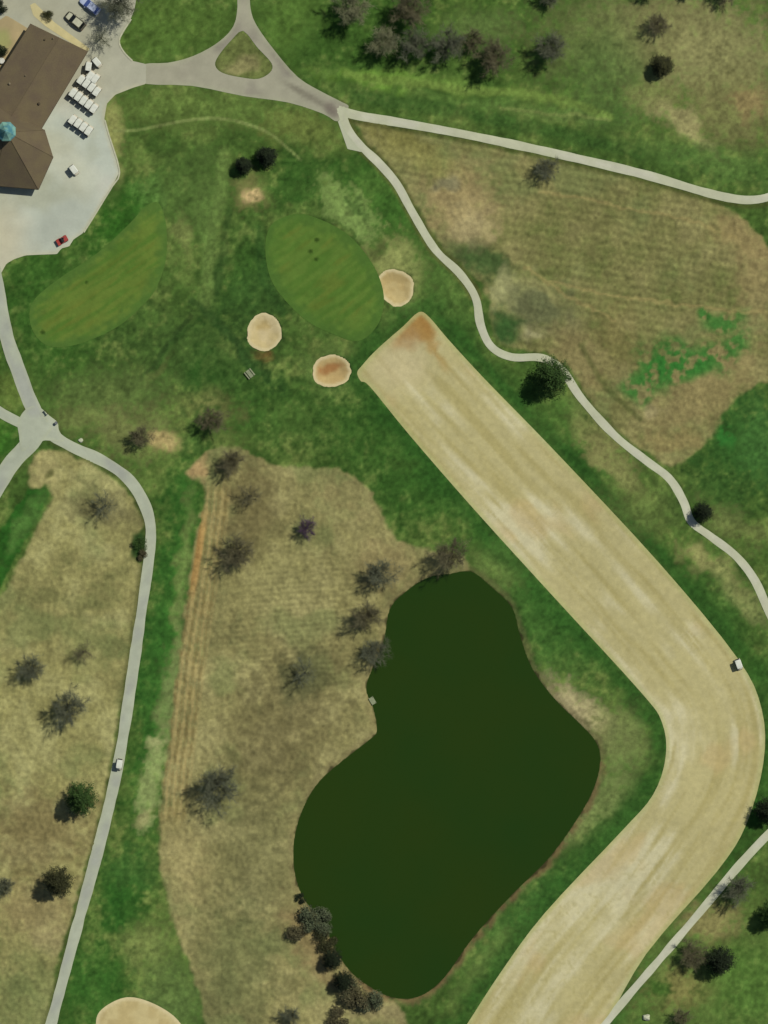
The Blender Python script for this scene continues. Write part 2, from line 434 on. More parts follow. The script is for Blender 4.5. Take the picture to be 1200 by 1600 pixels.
def ground_colour(X, Y):
    n_big = fbm(X, Y, 120, 3, 11); n_mid = fbm(X, Y, 36, 4, 12); n_sm = fbm(X, Y, 11, 3, 13); n_f = fbm(X, Y, 5, 2, 14)
    streak = fbm(X * 0.85 + Y * 0.5, -X * 0.5 + Y * 0.85, 14, 3, 15)
    wx = X + 9 * fbm(X, Y, 30, 3, 21); wy = Y + 9 * fbm(X, Y, 30, 3, 22)
    sx = X + 3 * fbm(X, Y, 12, 2, 23); sy = Y + 3 * fbm(X, Y, 12, 2, 24)
    one = np.ones_like(X)
    col = np.empty(X.shape + (3,), np.float32); col[:] = lin((66, 90, 38))
    col = mixc(col, lin((84, 104, 48)), sstep(-0.3, 0.7, n_mid + 0.4 * n_big))
    col = mixc(col, lin((50, 72, 28)), sstep(0.0, 0.9, -n_mid - 0.3 * n_sm) * 0.55)
    col = mixc(col, lin((106, 114, 60)), sstep(0.25, 0.95, n_mid * 0.5 + n_sm * 0.8) * 0.4)

    def blob(cx, cy, rx, ry, c, a, rot=0, soft=0.6, br=0.0):
        nonlocal col
        m = ell(wx, wy, cx, cy, rx, ry, rot, soft, 0.32 * n_sm + 0.22 * n_f)
        if br: m = m * sstep(-br, 1 - br, n_mid * 0.7 + n_sm * 0.6 + 0.3)
        col = mixc(col, lin(c), m * a)

    # --- top strip: grove floor, light mown bands, dry slope on the right
    blob(640, 60, 230, 80, (50, 82, 28), 0.6)
    blob(750, 45, 60, 30, (92, 108, 58), 0.6)
    blob(450, 30, 40, 60, (86, 114, 48), 0.6, 50)
    blob(700, 133, 190, 9, (104, 132, 58), 0.75, 6, 0.7)
    blob(580, 125, 55, 10, (100, 134, 52), 0.8, 3)
    blob(800, 165, 190, 7, (88, 116, 54), 0.55, 5, 0.7)
    blob(870, 180, 90, 10, (98, 118, 60), 0.5, 5, 0.7)
    blob(1010, 60, 150, 90, (104, 110, 64), 0.8)
    blob(1110, 80, 120, 80, (128, 124, 80), 0.85, 20)
    blob(1150, 170, 90, 60, (118, 116, 70), 0.7)
    blob(950, 130, 60, 70, (72, 98, 46), 0.6)
    blob(1065, 195, 55, 15, (152, 144, 96), 0.8, 38)
    blob(1020, 150, 40, 22, (118, 122, 70), 0.6)
    blob(1170, 160, 22, 20, (148, 126, 84), 0.6)
    blob(1120, 255, 110, 26, (76, 104, 48), 0.7, 12)
    # --- lawns beside the road
    blob(275, 40, 110, 60, (76, 100, 42), 0.8)
    blob(300, 170, 150, 28, (92, 110, 52), 0.7)
    blob(470, 205, 60, 22, (104, 114, 56), 0.7, 10)
    blob(180, 200, 13, 42, (140, 140, 82), 0.8)
    blob(182, 262, 8, 22, (130, 134, 78), 0.5)
    isl = sdf(ISLAND, X, Y, 20)
    col = mixc(col, lin((96, 104, 56)), 1 - sstep(-4, 4, isl))
    col = mixc(col, lin((128, 124, 80)), (1 - sstep(-4, 2, isl)) * ell(wx, wy, 378, 100, 24, 12))
    tr = ldist(smooth_open([(178, 205), (215, 203), (250, 196), (300, 187), (340, 185), (380, 192), (420, 208), (450, 232), (470, 250)]), X, Y, 20)
    col = mixc(col, lin((132, 142, 84)), (1 - sstep(1.2, 3.6, tr)) * 0.75 * sstep(-0.9, -0.1, n_mid + 0.3) * 0.7)
    # --- practice green surroundings and middle lawn
    blob(90, 470, 90, 120, (46, 84, 28), 0.7)
    blob(228, 306, 28, 28, (86, 116, 54), 1.0, 0, 0.4)
    blob(190, 340, 30, 60, (44, 88, 26), 0.8, 40)
    blob(300, 300, 60, 60, (76, 98, 46), 0.6)
    blob(330, 380, 14, 110, (92, 116, 56), 0.6, -4)
    blob(290, 365, 14, 25, (112, 118, 66), 0.6)
    blob(380, 420, 40, 70, (44, 78, 28), 0.6, 10)
    blob(300, 560, 130, 70, (58, 82, 36), 0.7)
    blob(265, 545, 70, 4, (40, 66, 26), 0.6, -45)
    blob(240, 585, 30, 8, (92, 98, 52), 0.5, -45)
    for pts_, w0, w1, c3, a3 in (([(352, 240), (345, 300), (332, 380), (322, 470)], 4, 16, (96, 116, 58), .55),
                                 ([(360, 330), (348, 390), (338, 460)], 2, 9, (42, 66, 28), .6),
                                 ([(300, 492), (262, 540), (236, 572), (206, 604)], 1.5, 5, (44, 64, 28), .65),
                                 ([(408, 360), (408, 410), (418, 450), (440, 486)], 4, 13, (40, 70, 28), .6),
                                 ([(300, 470), (340, 500), (385, 560), (400, 580)], 3, 10, (40, 66, 30), .5),
                                 ([(595, 385), (570, 372), (540, 350), (500, 318)], 4, 13, (46, 72, 28), .6),
                                 ([(690, 500), (760, 575), (880, 700), (1040, 872), (1150, 1004)], 3, 12, (42, 72, 28), .7),
                                 ([(715, 540), (880, 716), (1000, 845)], 2, 5, (90, 112, 52), .45),
                                 ([(600, 640), (740, 810), (860, 945), (990, 1085)], 3, 12, (48, 78, 30), .6),
                                 ([(540, 118), (620, 128), (720, 140), (840, 150), (950, 180)], 3, 10, (108, 128, 60), .6),
                                 ([(560, 150), (700, 172), (860, 205), (1000, 240)], 5, 16, (48, 78, 32), .55),
                                 ([(780, 168), (860, 176), (950, 186)], 1, 4, (120, 130, 72), .5)):
        dl_ = ldist(smooth_open(pts_), wx * .4 + X * .6, wy * .4 + Y * .6, 30)
        col = mixc(col, lin(c3), (1 - sstep(w0, w1, dl_)) * a3)
    blob(395, 305, 26, 26, (128, 126, 74), 0.85)
    blob(398, 304, 17, 14, (186, 160, 112), 0.95, 0, 0.35)
    blob(400, 470, 50, 40, (52, 80, 34), 0.6)
    blob(470, 290, 60, 40, (44, 80, 28), 0.7)
    blob(590, 310, 40, 80, (56, 94, 34), 0.7, -40)
    blob(545, 326, 58, 25, (112, 134, 70), 1.0, 48, 0.3)
    blob(556, 322, 26, 8, (64, 92, 40), 0.7, 48)
    blob(618, 412, 40, 40, (134, 138, 80), 0.85, 0, 0.5)
    blob(645, 450, 18, 40, (128, 132, 76), 0.7)
    blob(700, 470, 30, 80, (76, 104, 46), 0.6, -30)
    blob(590, 395, 12, 12, (46, 66, 26), 0.6)
    blob(520, 585, 42, 36, (92, 112, 56), 0.6)
    blob(412, 555, 14, 7, (112, 84, 46), 0.7)
    blob(360, 600, 60, 30, (48, 78, 30), 0.6)
    blob(630, 720, 80, 110, (48, 84, 30), 0.75, -35)
    blob(450, 650, 120, 50, (52, 84, 32), 0.7)
    blob(390, 560, 60, 14, (42, 70, 30), 0.6, 45)
    # --- south of the path junction
    blob(170, 620, 90, 40, (86, 102, 52), 0.7)
    blob(130, 655, 50, 20, (112, 118, 66), 0.5)
    blob(215, 680, 60, 34, (110, 112, 66), 0.7)
    blob(258, 690, 20, 16, (168, 148, 98), 0.85)
    blob(325, 640, 40, 26, (108, 108, 62), 0.7)
    blob(330, 690, 40, 20, (104, 116, 60), 0.6)
    blob(20, 620, 30, 40, (92, 108, 48), 0.7)
    blob(0, 680, 30, 30, (52, 96, 30), 0.8)
    # --- green lane between the long path and the middle field
    blob(262, 1000, 34, 330, (46, 90, 32), 0.8, 8)
    blob(284, 900, 10, 130, (112, 126, 68), 0.6, 7)
    blob(263, 1090, 12, 110, (118, 128, 76), 0.65, 7)
    blob(236, 1225, 17, 70, (134, 146, 88), 0.85, 11, 0.35)
    blob(240, 1163, 13, 12, (156, 156, 104), 0.7)
    blob(219, 1277, 14, 9, (158, 150, 102), 0.6)
    blob(190, 1410, 40, 60, (40, 84, 28), 0.8)
    blob(210, 1360, 40, 30, (64, 96, 42), 0.6)
    blob(225, 1480, 36, 34, (112, 122, 66), 0.7)
    blob(270, 1560, 50, 60, (92, 112, 58), 0.7)
    blob(150, 1540, 50, 60, (48, 92, 32), 0.7)
    lo = sdf(smooth_closed([(-40, 1010), (10, 900), (68, 790), (76, 766), (58, 760), (44, 764), (20, 800), (-40, 900)], 3), sx, sy, 30)
    col = mixc(col, lin((40, 80, 26)), (1 - sstep(-3, 3, lo)))
    blob(40, 815, 12, 60, (84, 116, 54), 0.6, 32)
    # --- round the pond's east side
    blob(850, 960, 60, 120, (58, 94, 38), 0.7, -35)
    blob(785, 880, 34, 40, (104, 122, 62), 0.7, -40)
    blob(905, 1110, 62, 24, (172, 158, 116), 0.85, 40)
    blob(960, 1150, 46, 40, (122, 126, 74), 0.75)
    blob(980, 1170, 36, 60, (100, 118, 62), 0.5)
    blob(935, 1270, 50, 60, (118, 130, 74), 0.7, 40)
    blob(960, 1300, 24, 90, (56, 94, 36), 0.75, 40)
    blob(820, 1440, 34, 110, (62, 100, 42), 0.8, 42)
    blob(770, 1500, 20, 80, (98, 116, 58), 0.6, 42)
    # --- east of the fairway
    fd = sdf(FAIR, X, Y, 60)
    east = (fd > 0) & (Y < 1130) & (X > 690)
    col = mixc(col, lin((42, 78, 28)), np.where(fd > 0, 1 - sstep(12, 44, fd + 8 * n_mid), 0) * 0.75)
    blob(930, 680, 60, 24, (122, 122, 72), 0.75, 48)
    blob(960, 730, 60, 18, (134, 130, 80), 0.6, 42)
    blob(870, 650, 40, 30, (70, 100, 42), 0.7)
    blob(1010, 790, 60, 40, (92, 106, 54), 0.6)
    blob(1090, 870, 26, 18, (140, 138, 84), 0.8, 30)
    blob(1130, 900, 50, 14, (136, 134, 82), 0.8, 38)
    blob(1160, 940, 40, 14, (130, 130, 80), 0.6, 45)
    blob(1110, 960, 50, 60, (50, 84, 32), 0.7)
    blob(1160, 690, 70, 80, (48, 84, 34), 0.9)
    blob(1190, 690, 34, 60, (64, 102, 46), 0.6)
    blob(1120, 780, 60, 40, (50, 78, 32), 0.6)
    blob(1150, 820, 60, 20, (104, 110, 62), 0.6, 30)
    # --- south-east corner
    blob(1100, 1500, 130, 130, (86, 104, 50), 0.8)
    blob(1110, 1440, 40, 26, (140, 128, 82), 0.7)
    blob(1060, 1545, 50, 30, (128, 118, 70), 0.65)
    blob(1170, 1540, 60, 60, (74, 108, 44), 0.7)
    blob(1030, 1545, 16, 22, (44, 88, 28), 0.8)
    blob(1170, 1310, 14, 40, (52, 76, 30), 0.6, 45)
    # --- bed beside the clubhouse
    blob(63, 26, 20, 8, (118, 120, 62), 0.9, 32, 0.3)

    col = col * np.array((1.09, 1.12, 1.12), np.float32)
    col = col * (1 + 0.11 * n_sm + 0.14 * n_f + 0.12 * streak)[..., None]
    # --- tan fields
    def field(poly, soft, c0, c1, c2, wob=1.0):
        nonlocal col
        d = sdf(poly, X + wob * (sx - X), Y + wob * (sy - Y), 60)
        m = 1 - sstep(-soft, soft, d)
        c = mixc(np.broadcast_to(lin(c0), X.shape + (3,)).astype(np.float32), lin(c1), sstep(-0.25, 0.75, n_big * 0.5 + n_mid * 0.7))
        c = mixc(c, lin(c2), sstep(0.1, 0.9, -n_mid * 0.6 - n_big * 0.4 + 0.3 * n_sm))
        c = c * (1 + 0.05 * n_sm + 0.07 * streak + 0.07 * n_f)[..., None]
        c = mixc(c, lin((108, 114, 66)), sstep(0.15, 0.8, fbm(X, Y, 70, 4, 29)) * 0.55)
        c = c * np.array((1.08, 1.16, 1.22), np.float32)
        col = mixc(col, c, m)
        return d, m
    dW, mW = field(F_WEST, 4, (136, 128, 78), (152, 144, 92), (112, 108, 64))
    dM, mM = field(F_MID, 4, (130, 121, 75), (144, 134, 86), (108, 103, 63))
    dN, mN = field(F_NE, 4, (114, 110, 64), (128, 120, 74), (98, 100, 54))

    def fblob(mask, cx, cy, rx, ry, c, a, rot=0, soft=0.6):
        nonlocal col
        col = mixc(col, lin(c) * np.array((0.92, 1.03, 1.08), np.float32) * (1 + 0.12 * n_sm + 0.10 * streak)[..., None], mask * ell(wx, wy, cx, cy, rx, ry, rot, soft, 0.3 * n_sm) * a)
    # west field
    fblob(mW, 70, 740, 26, 34, (168, 152, 98), 0.8)
    fblob(mW, 160, 795, 50, 24, (114, 104, 68), 0.7)
    fblob(mW, 130, 940, 30, 14, (104, 104, 60), 0.5)
    fblob(mW, 60, 1300, 80, 60, (122, 102, 66), 0.6)
    fblob(mW, 60, 1420, 60, 40, (142, 120, 80), 0.6)
    fblob(mW, 80, 1470, 26, 20, (166, 148, 100), 0.6)
    fblob(mW, 50, 1560, 60, 60, (110, 116, 66), 0.6)
    fblob(mW, 84, 745, 7, 10, (92, 92, 46), 0.7, 30)
    # middle field
    fblob(mM, 310, 735, 20, 20, (182, 146, 98), 0.8)
    fblob(mM, 385, 800, 44, 70, (100, 86, 54), 0.6)
    fblob(mM, 440, 1130, 70, 130, (104, 92, 58), 0.65, 25)
    fblob(mM, 470, 1060, 30, 40, (92, 92, 58), 0.6, 20)
    fblob(mM, 400, 1350, 60, 120, (112, 106, 66), 0.6)
    fblob(mM, 370, 1500, 60, 80, (110, 112, 66), 0.55)
    fblob(mM, 550, 770, 50, 30, (148, 130, 84), 0.5)
    fblob(mM, 600, 880, 40, 34, (148, 128, 84), 0.6)
    fblob(mM, 490, 1480, 26, 70, (146, 120, 80), 0.7, -30)
    fblob(mM, 600, 1580, 60, 16, (140, 124, 84), 0.7)
    fblob(mM, 290, 1350, 30, 60, (160, 142, 92), 0.6)
    fblob(mM, 430, 900, 60, 60, (140, 130, 80), 0.4)
    # mowing rows along the west edge of the middle field
    ln = smooth_open([(338, 745), (334, 800), (322, 880), (306, 980), (292, 1080), (280, 1180), (268, 1280)])
    dl = ldist(ln, X, Y, 40)
    sidep = np.where(X > np.interp(Y, ln[:, 1], ln[:, 0]), dl, -dl)
    row = (1 - sstep(18, 27, np.abs(sidep))) * mM * (1 - sstep(1260, 1310, Y)) * sstep(745, 775, Y)
    rr = 0.5 + 0.5 * np.cos(sidep * 2 * math.pi / 11.5 + 0.6 * n_mid)
    col = mixc(col, lin((166, 148, 96)), row * sstep(0.35, 0.9, rr + 0.3 * n_sm) * 0.55)
    col = mixc(col, lin((126, 108, 64)), row * sstep(0.5, 1.0, 1 - rr + 0.3 * n_sm) * 0.5)
    col = mixc(col, lin((190, 138, 76)), (1 - sstep(3, 8, np.abs(sidep + 14))) * row * ell(X, Y, 320, 870, 40, 60) * 0.45)
    # fine combed lines in middle and north-east fields
    cl = np.cos((X * 0.08 + Y) * 2 * math.pi / 8.5 + 1.5 * n_mid) * mM * ell(X, Y, 470, 980, 120, 120)
    col = col * (1 + 0.09 * cl)[..., None]
    cr = np.cos((Y - 0.17 * X) * 2 * math.pi / 13 + 1.0 * n_mid) * mN
    col = col * (1 + 0.10 * cr)[..., None]
    # north-east field patches
    fblob(mN, 720, 325, 52, 60, (162, 138, 92), 0.85)
    fblob(mN, 740, 370, 34, 24, (166, 146, 98), 0.7)
    fblob(mN, 650, 240, 60, 20, (148, 138, 78), 0.75, 20)
    fblob(mN, 620, 215, 50, 16, (112, 104, 52), 0.5, 20)
    fblob(mN, 752, 412, 56, 26, (64, 86, 42), 0.9, 20)
    fblob(mN, 800, 460, 44, 24, (152, 144, 92), 0.8, -40)
    fblob(mN, 840, 480, 56, 36, (100, 100, 66), 0.8, 20)
    fblob(mN, 786, 518, 26, 30, (54, 84, 38), 0.95)
    fblob(mN, 830, 520, 24, 12, (158, 146, 98), 0.7)
    fblob(mN, 905, 560, 30, 50, (140, 122, 78), 0.8, -30)
    fblob(mN, 1160, 370, 50, 30, (150, 128, 82), 0.75, 30)
    fblob(mN, 1185, 440, 30, 60, (148, 126, 82), 0.6)
    fblob(mN, 1100, 610, 90, 40, (148, 128, 82), 0.75, -35)
    fblob(mN, 960, 540, 30, 60, (128, 112, 66), 0.5)
    fblob(mN, 1060, 690, 50, 16, (140, 118, 74), 0.6)
    fblob(mN, 700, 290, 20, 14, (116, 112, 84), 0.6)
    fblob(mN, 735, 352, 30, 34, (172, 152, 106), 0.6)
    fblob(mN, 790, 452, 16, 30, (164, 156, 104), 0.7, 30)
    fblob(mN, 850, 452, 40, 8, (146, 136, 84), 0.6, 30)
    fblob(mN, 832, 520, 14, 6, (176, 164, 116), 0.7, 20)
    fblob(mN, 1020, 640, 14, 12, (168, 150, 106), 0.6)
    fblob(mN, 980, 590, 60, 16, (142, 128, 82), 0.5, 40)
    for pts_ in ([(860, 440), (960, 462), (1080, 478), (1200, 490)], [(840, 300), (960, 320), (1080, 345), (1150, 372)], [(820, 420), (900, 470), (960, 500)]):
        dl_ = ldist(smooth_open(pts_), sx, sy, 20)
        col = mixc(col, lin((156, 142, 90)), (1 - sstep(1, 4, dl_)) * 0.45 * mN)
    gl = ldist(smooth_open([(908, 540), (925, 570), (945, 602), (975, 632), (1000, 655)]), X, Y, 30)
    col = mixc(col, lin((72, 82, 40)), (1 - sstep(1.5, 7, gl)) * 0.55)
    for (cx, cy, rx, ry) in ((1000, 608, 26, 24), (1060, 560, 62, 30), (1040, 580, 40, 30), (1125, 500, 36, 16), (1150, 540, 26, 20), (1128, 678, 16, 22), (1110, 570, 30, 18), (1098, 482, 14, 10)):
        m = ell(wx, wy, cx, cy, rx, ry, 0, 0.5) * sstep(-0.65, 0.15, n_sm + 0.6 * n_mid)
        col = mixc(col, lin((50, 112, 44)), m * 0.85)
    # cart-path verges: dark green rim, shade beside the paths painted into the turf
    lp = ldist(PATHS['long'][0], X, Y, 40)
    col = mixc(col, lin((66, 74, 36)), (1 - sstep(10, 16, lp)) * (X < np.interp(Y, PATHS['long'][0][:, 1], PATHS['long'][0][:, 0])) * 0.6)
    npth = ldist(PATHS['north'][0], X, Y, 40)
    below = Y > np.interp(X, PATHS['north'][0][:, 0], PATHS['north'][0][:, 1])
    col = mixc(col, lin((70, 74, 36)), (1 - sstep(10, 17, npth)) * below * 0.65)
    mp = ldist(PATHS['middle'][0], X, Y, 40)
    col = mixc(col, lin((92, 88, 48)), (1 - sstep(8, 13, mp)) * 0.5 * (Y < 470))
    # dark shrub gap by the long path
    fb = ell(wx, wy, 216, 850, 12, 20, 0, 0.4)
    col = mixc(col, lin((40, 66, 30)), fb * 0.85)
    # pond rim
    dp = sdf(POND, sx, sy, 40)
    rim = (1 - sstep(3, 11, dp)) * sstep(-0.6, 0.2, n_sm + 0.3)
    se = sstep(820, 900, X * 0.55 + Y * 0.45)
    col = mixc(col, lin((112, 84, 56)), rim * np.where((Y > 1190) & (X > 560), 0.7, 0.12))
    col = mixc(col, lin((120, 112, 76)), (1 - sstep(5, 14, dp)) * 0.3)
    col = mixc(col, lin((46, 44, 24)), (1 - sstep(-1, 2.5, dp)) * 0.8)
    # grain
    col = col * (1 + 0.04 * n_sm + 0.07 * n_f + 0.04 * streak)[..., None]
    tall = np.clip(mW + mM + mN, 0, 1)
    return np.clip(col, 0.004, 1), tall, n_sm, n_f

# ------------------------------------------------------------------ ground sheet
def axis(lo, hi, step):
    core = np.arange(lo, hi + step * 0.5, step)
    g = [step]
    while sum(g) < 4500: g.append(g[-1] * 1.35)
    off = np.cumsum(g)
    return np.r_[lo - off[::-1], core, hi + off]

GS = 0.29
ax = axis(-84.0, 84.0, GS); ay = axis(-110.0, 110.0, GS)
GX, GY = np.meshgrid(ax, ay)
PXg = GX / S + 600; PYg = 800 - GY / S
PXf, PYf = PXg.ravel(), PYg.ravel()
near = (PXf > -120) & (PXf < 1320) & (PYf > -120) & (PYf < 1720)
col = np.empty((PXf.size, 3), np.float32); col[:] = lin((78, 98, 48))
tall = np.zeros(PXf.size, np.float32); nsm = np.zeros(PXf.size, np.float32); nf = np.zeros(PXf.size, np.float32)
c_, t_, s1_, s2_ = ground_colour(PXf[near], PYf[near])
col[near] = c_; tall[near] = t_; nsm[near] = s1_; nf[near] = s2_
hz = np.zeros(PXf.size, np.float32)
hz[near] = base_height(PXf[near], PYf[near])
far = ~near
hz[far] = 0.55 * fbm(PXf[far], PYf[far], 210, 2, 91)

# how far the ground drops below the sheets that lie on it
nx, ny = PXf[near], PYf[near]
inset = np.zeros(nx.shape, np.float32)
edge = 1.2
for P in (FAIR, GREEN, PRACT, BIGSAND, PAVE, PATIO, JUNC, PAD):
    inset = np.maximum(inset, 0.16 * (1 - sstep(-2.5, edge, sdf(P, nx, ny, 20))))
rd = np.maximum(sdf(ROAD, nx, ny, 20), -sdf(ISLAND, nx, ny, 20))
inset = np.maximum(inset, 0.16 * (1 - sstep(-2.5, edge, rd)))
for ln_, w_ in PATHS.values():
    inset = np.maximum(inset, 0.16 * (1 - sstep(-2.5, edge, ldist(ln_, nx, ny, 30) - w_ / 2)))
for _, P, _l in BUNK:
    inset = np.maximum(inset, 0.75 * (1 - sstep(-3.5, 0.6, sdf(P, nx, ny, 20))))
dpn = sdf(POND, nx, ny, 40)
rel = (0.035 * nf[near] + 0.03 * nsm[near]) + tall[near] * (0.10 + 0.05 * nsm[near] + 0.10 * fbm(nx, ny, 4.6, 2, 33))
rel = rel * sstep(-1, 8, dpn) * (inset < 0.01)
zz = hz.copy(); zz[near] += rel - inset
nV = PXf.size; nyv, nxv = GX.shape
co = np.empty((nV, 3), np.float32); co[:, 0] = GX.ravel(); co[:, 1] = GY.ravel(); co[:, 2] = zz
idx = np.arange(nV).reshape(nyv, nxv)
quads = np.stack([idx[:-1, :-1], idx[:-1, 1:], idx[1:, 1:], idx[1:, :-1]], -1).reshape(-1, 4)

def big_mesh(name, co, quads, cols):
    m = bpy.data.meshes.new(name)
    m.vertices.add(len(co)); m.vertices.foreach_set('co', co.ravel())
    m.loops.add(quads.size); m.loops.foreach_set('vertex_index', quads.ravel().astype(np.int32))
    m.polygons.add(len(quads)); m.polygons.foreach_set('loop_start', np.arange(0, quads.size, 4, dtype=np.int32))
    m.polygons.foreach_set('use_smooth', np.ones(len(quads), dtype=bool))
    m.update(calc_edges=True)
    set_col(m, cols)
    return m

def set_col(m, cols):
    a = m.color_attributes.new('turf', 'FLOAT_COLOR', 'POINT')
    full = np.ones((len(m.vertices), 4), np.float32); full[:, :3] = cols
    a.data.foreach_set('color', full.ravel())

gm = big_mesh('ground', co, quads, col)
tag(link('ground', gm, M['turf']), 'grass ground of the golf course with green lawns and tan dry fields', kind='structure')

# ------------------------------------------------------------------ sheets lying on the ground
def sheet(name, poly, mat, colour_fn, lift=0.012, step=8.0, skirt=0.3, holes=(), bowl=None, edge_step=5.0, label=None, parent=None):
    P = resample(poly, edge_step, True)
    pts = [tuple(p) for p in P]; edges = [(i, (i + 1) % len(P)) for i in range(len(P))]
    loops = [list(range(len(P)))]
    for hpoly in holes:
        q = resample(hpoly, edge_step, True); b = len(pts)
        pts += [tuple(p) for p in q]; edges += [(b + i, b + (i + 1) % len(q)) for i in range(len(q))]
        loops.append(list(range(b, b + len(q))))
    xs = np.arange(P[:, 0].min(), P[:, 0].max(), step); ys = np.arange(P[:, 1].min(), P[:, 1].max(), step)
    gx, gy = np.meshgrid(xs, ys); gx = gx.ravel() + (np.random.RandomState(3).rand(gx.size) - .5) * step * .3; gy = gy.ravel()
    d = sdf(P, gx, gy, 20); ok = d < -step * 0.4
    for hpoly in holes: ok &= sdf(hpoly, gx, gy, 20) > step * 0.4
    pts += list(zip(gx[ok], gy[ok]))
    v2, e2, f2, ov, oe, of = delaunay_2d_cdt([Vector(p) for p in pts], edges, [], 0, 1e-4)
    V = np.array([tuple(v) for v in v2]); F = np.array([f for f in f2 if len(f) == 3])
    cen = V[F].mean(1)
    keep = inside(P, cen[:, 0], cen[:, 1])
    for hpoly in holes: keep &= ~inside(np.asarray(hpoly), cen[:, 0], cen[:, 1])
    F = F[keep]
    z = base_height(V[:, 0], V[:, 1]) + lift
    if bowl: z = z + bowl(V[:, 0], V[:, 1], sdf(P, V[:, 0], V[:, 1], 40))
    verts = [((x - 600) * S, (800 - y) * S, zz_) for (x, y), zz_ in zip(V, z)]
    # pixel y points down, so flip winding to face up
    faces = []
    for f in F:
        a, b, c = (Vector(verts[i]) for i in f)
        faces.append(tuple(f) if (b - a).cross(c - a).z > 0 else tuple(f[::-1]))
    cnt = {}
    for f in faces:
        for i in range(3):
            e = (f[i], f[(i + 1) % 3]); k = tuple(sorted(e))
            cnt.setdefault(k, []).append(e)
    low = {}
    for k, e in cnt.items():
        if len(e) == 1:
            a, b = e[0]
            for i in (a, b):
                if i not in low:
                    low[i] = len(verts); verts.append((verts[i][0], verts[i][1], verts[i][2] - skirt))
            faces.append((b, a, low[a], low[b]))
    m = mesh_of(name, verts, faces, smooth=False)
    A = np.array(verts); PXv = A[:, 0] / S + 600; PYv = 800 - A[:, 1] / S
    set_col(m, colour_fn(PXv, PYv, sdf(P, PXv, PYv, 60)))
    o = link(name, m, mat, parent)
    return tag(o, label, kind='structure')

def flat(c):
    return lambda X, Y, d: np.tile(lin(c), (X.size, 1))

def strip(name, line, w, colour_fn, mat, lift=0.03, label=None, step=6.0):
    p = resample(line, step)
    t = np.gradient(p, axis=0); t /= np.linalg.norm(t, axis=1)[:, None]
    nrm = np.c_[-t[:, 1], t[:, 0]]
    s_ = np.arange(len(p)) * step
    wob = 1 + 0.12 * fbm(s_, s_ * 0 + w, 40, 3, int(w * 10))
    offs = (-0.5, -0.25, 0, 0.25, 0.5)
    verts, cols_ = [], []
    pts = np.concatenate([p + nrm * (o * w * wob)[:, None] for o in offs])
    ctr = base_height(p[:, 0], p[:, 1])
    n = len(p)
    z = base_height(pts[:, 0], pts[:, 1])
    z = np.concatenate([ctr] * 5) * 0.6 + z * 0.4 + lift + np.concatenate([np.full(n, c) for c in (0, .015, .02, .015, 0)])
    verts = [((x - 600) * S, (800 - y) * S, h) for (x, y), h in zip(pts, z)]
    lo0 = len(verts)
    verts += [(x, y, h - 0.3) for (x, y, h) in verts[:n]]
    lo1 = len(verts)
    verts += [(x, y, h - 0.3) for (x, y, h) in verts[4 * n:5 * n]]
    faces = []
    rows = [range(lo0, lo0 + n)] + [range(k * n, (k + 1) * n) for k in range(5)] + [range(lo1, lo1 + n)]
    for a, b in zip(rows[:-1], rows[1:]):
        a, b = list(a), list(b)
        for i in range(n - 1):
            faces.append((a[i], b[i], b[i + 1], a[i + 1]))
    m = mesh_of(name, verts, faces)
    bm = bmesh.new(); bm.from_mesh(m); bmesh.ops.recalc_face_normals(bm, faces=bm.faces)
    if bm.faces and sum(f.normal.z for f in bm.faces) < 0: bmesh.ops.reverse_faces(bm, faces=bm.faces)
    bm.to_mesh(m); bm.free()
    A = np.array(verts); X = A[:, 0] / S + 600; Y = 800 - A[:, 1] / S
    set_col(m, colour_fn(X, Y, ldist(line, X, Y, 40) - w / 2))
    return tag(link(name, m, mat), label, kind='structure')

# ---- pond
pw = np.array(POND); c0 = pw.mean(0)
tn = np.gradient(np.vstack([pw[-1:], pw, pw[:1]]), axis=0)[1:-1]; tn /= np.linalg.norm(tn, axis=1)[:, None] + 1e-9
nr = np.c_[tn[:, 1], -tn[:, 0]]
tst = pw + nr * 3
if sdf(pw, tst[:, 0], tst[:, 1], 20).mean() < 0: nr = -nr
bm = bmesh.new()
vsw = [bm.verts.new((*W(*(p + n_ * 5)), -0.5)) for p, n_ in zip(pw, nr)]
bm.faces.new(vsw); bmesh.ops.triangulate(bm, faces=bm.faces[:])
for f in bm.faces:
    if f.normal.z < 0: f.normal_flip()
pm = bpy.data.meshes.new('pond'); bm.to_mesh(pm); bm.free()
tag(link('pond', pm, M['water']), 'still dark green pond beside the bend of the fairway', kind='structure')

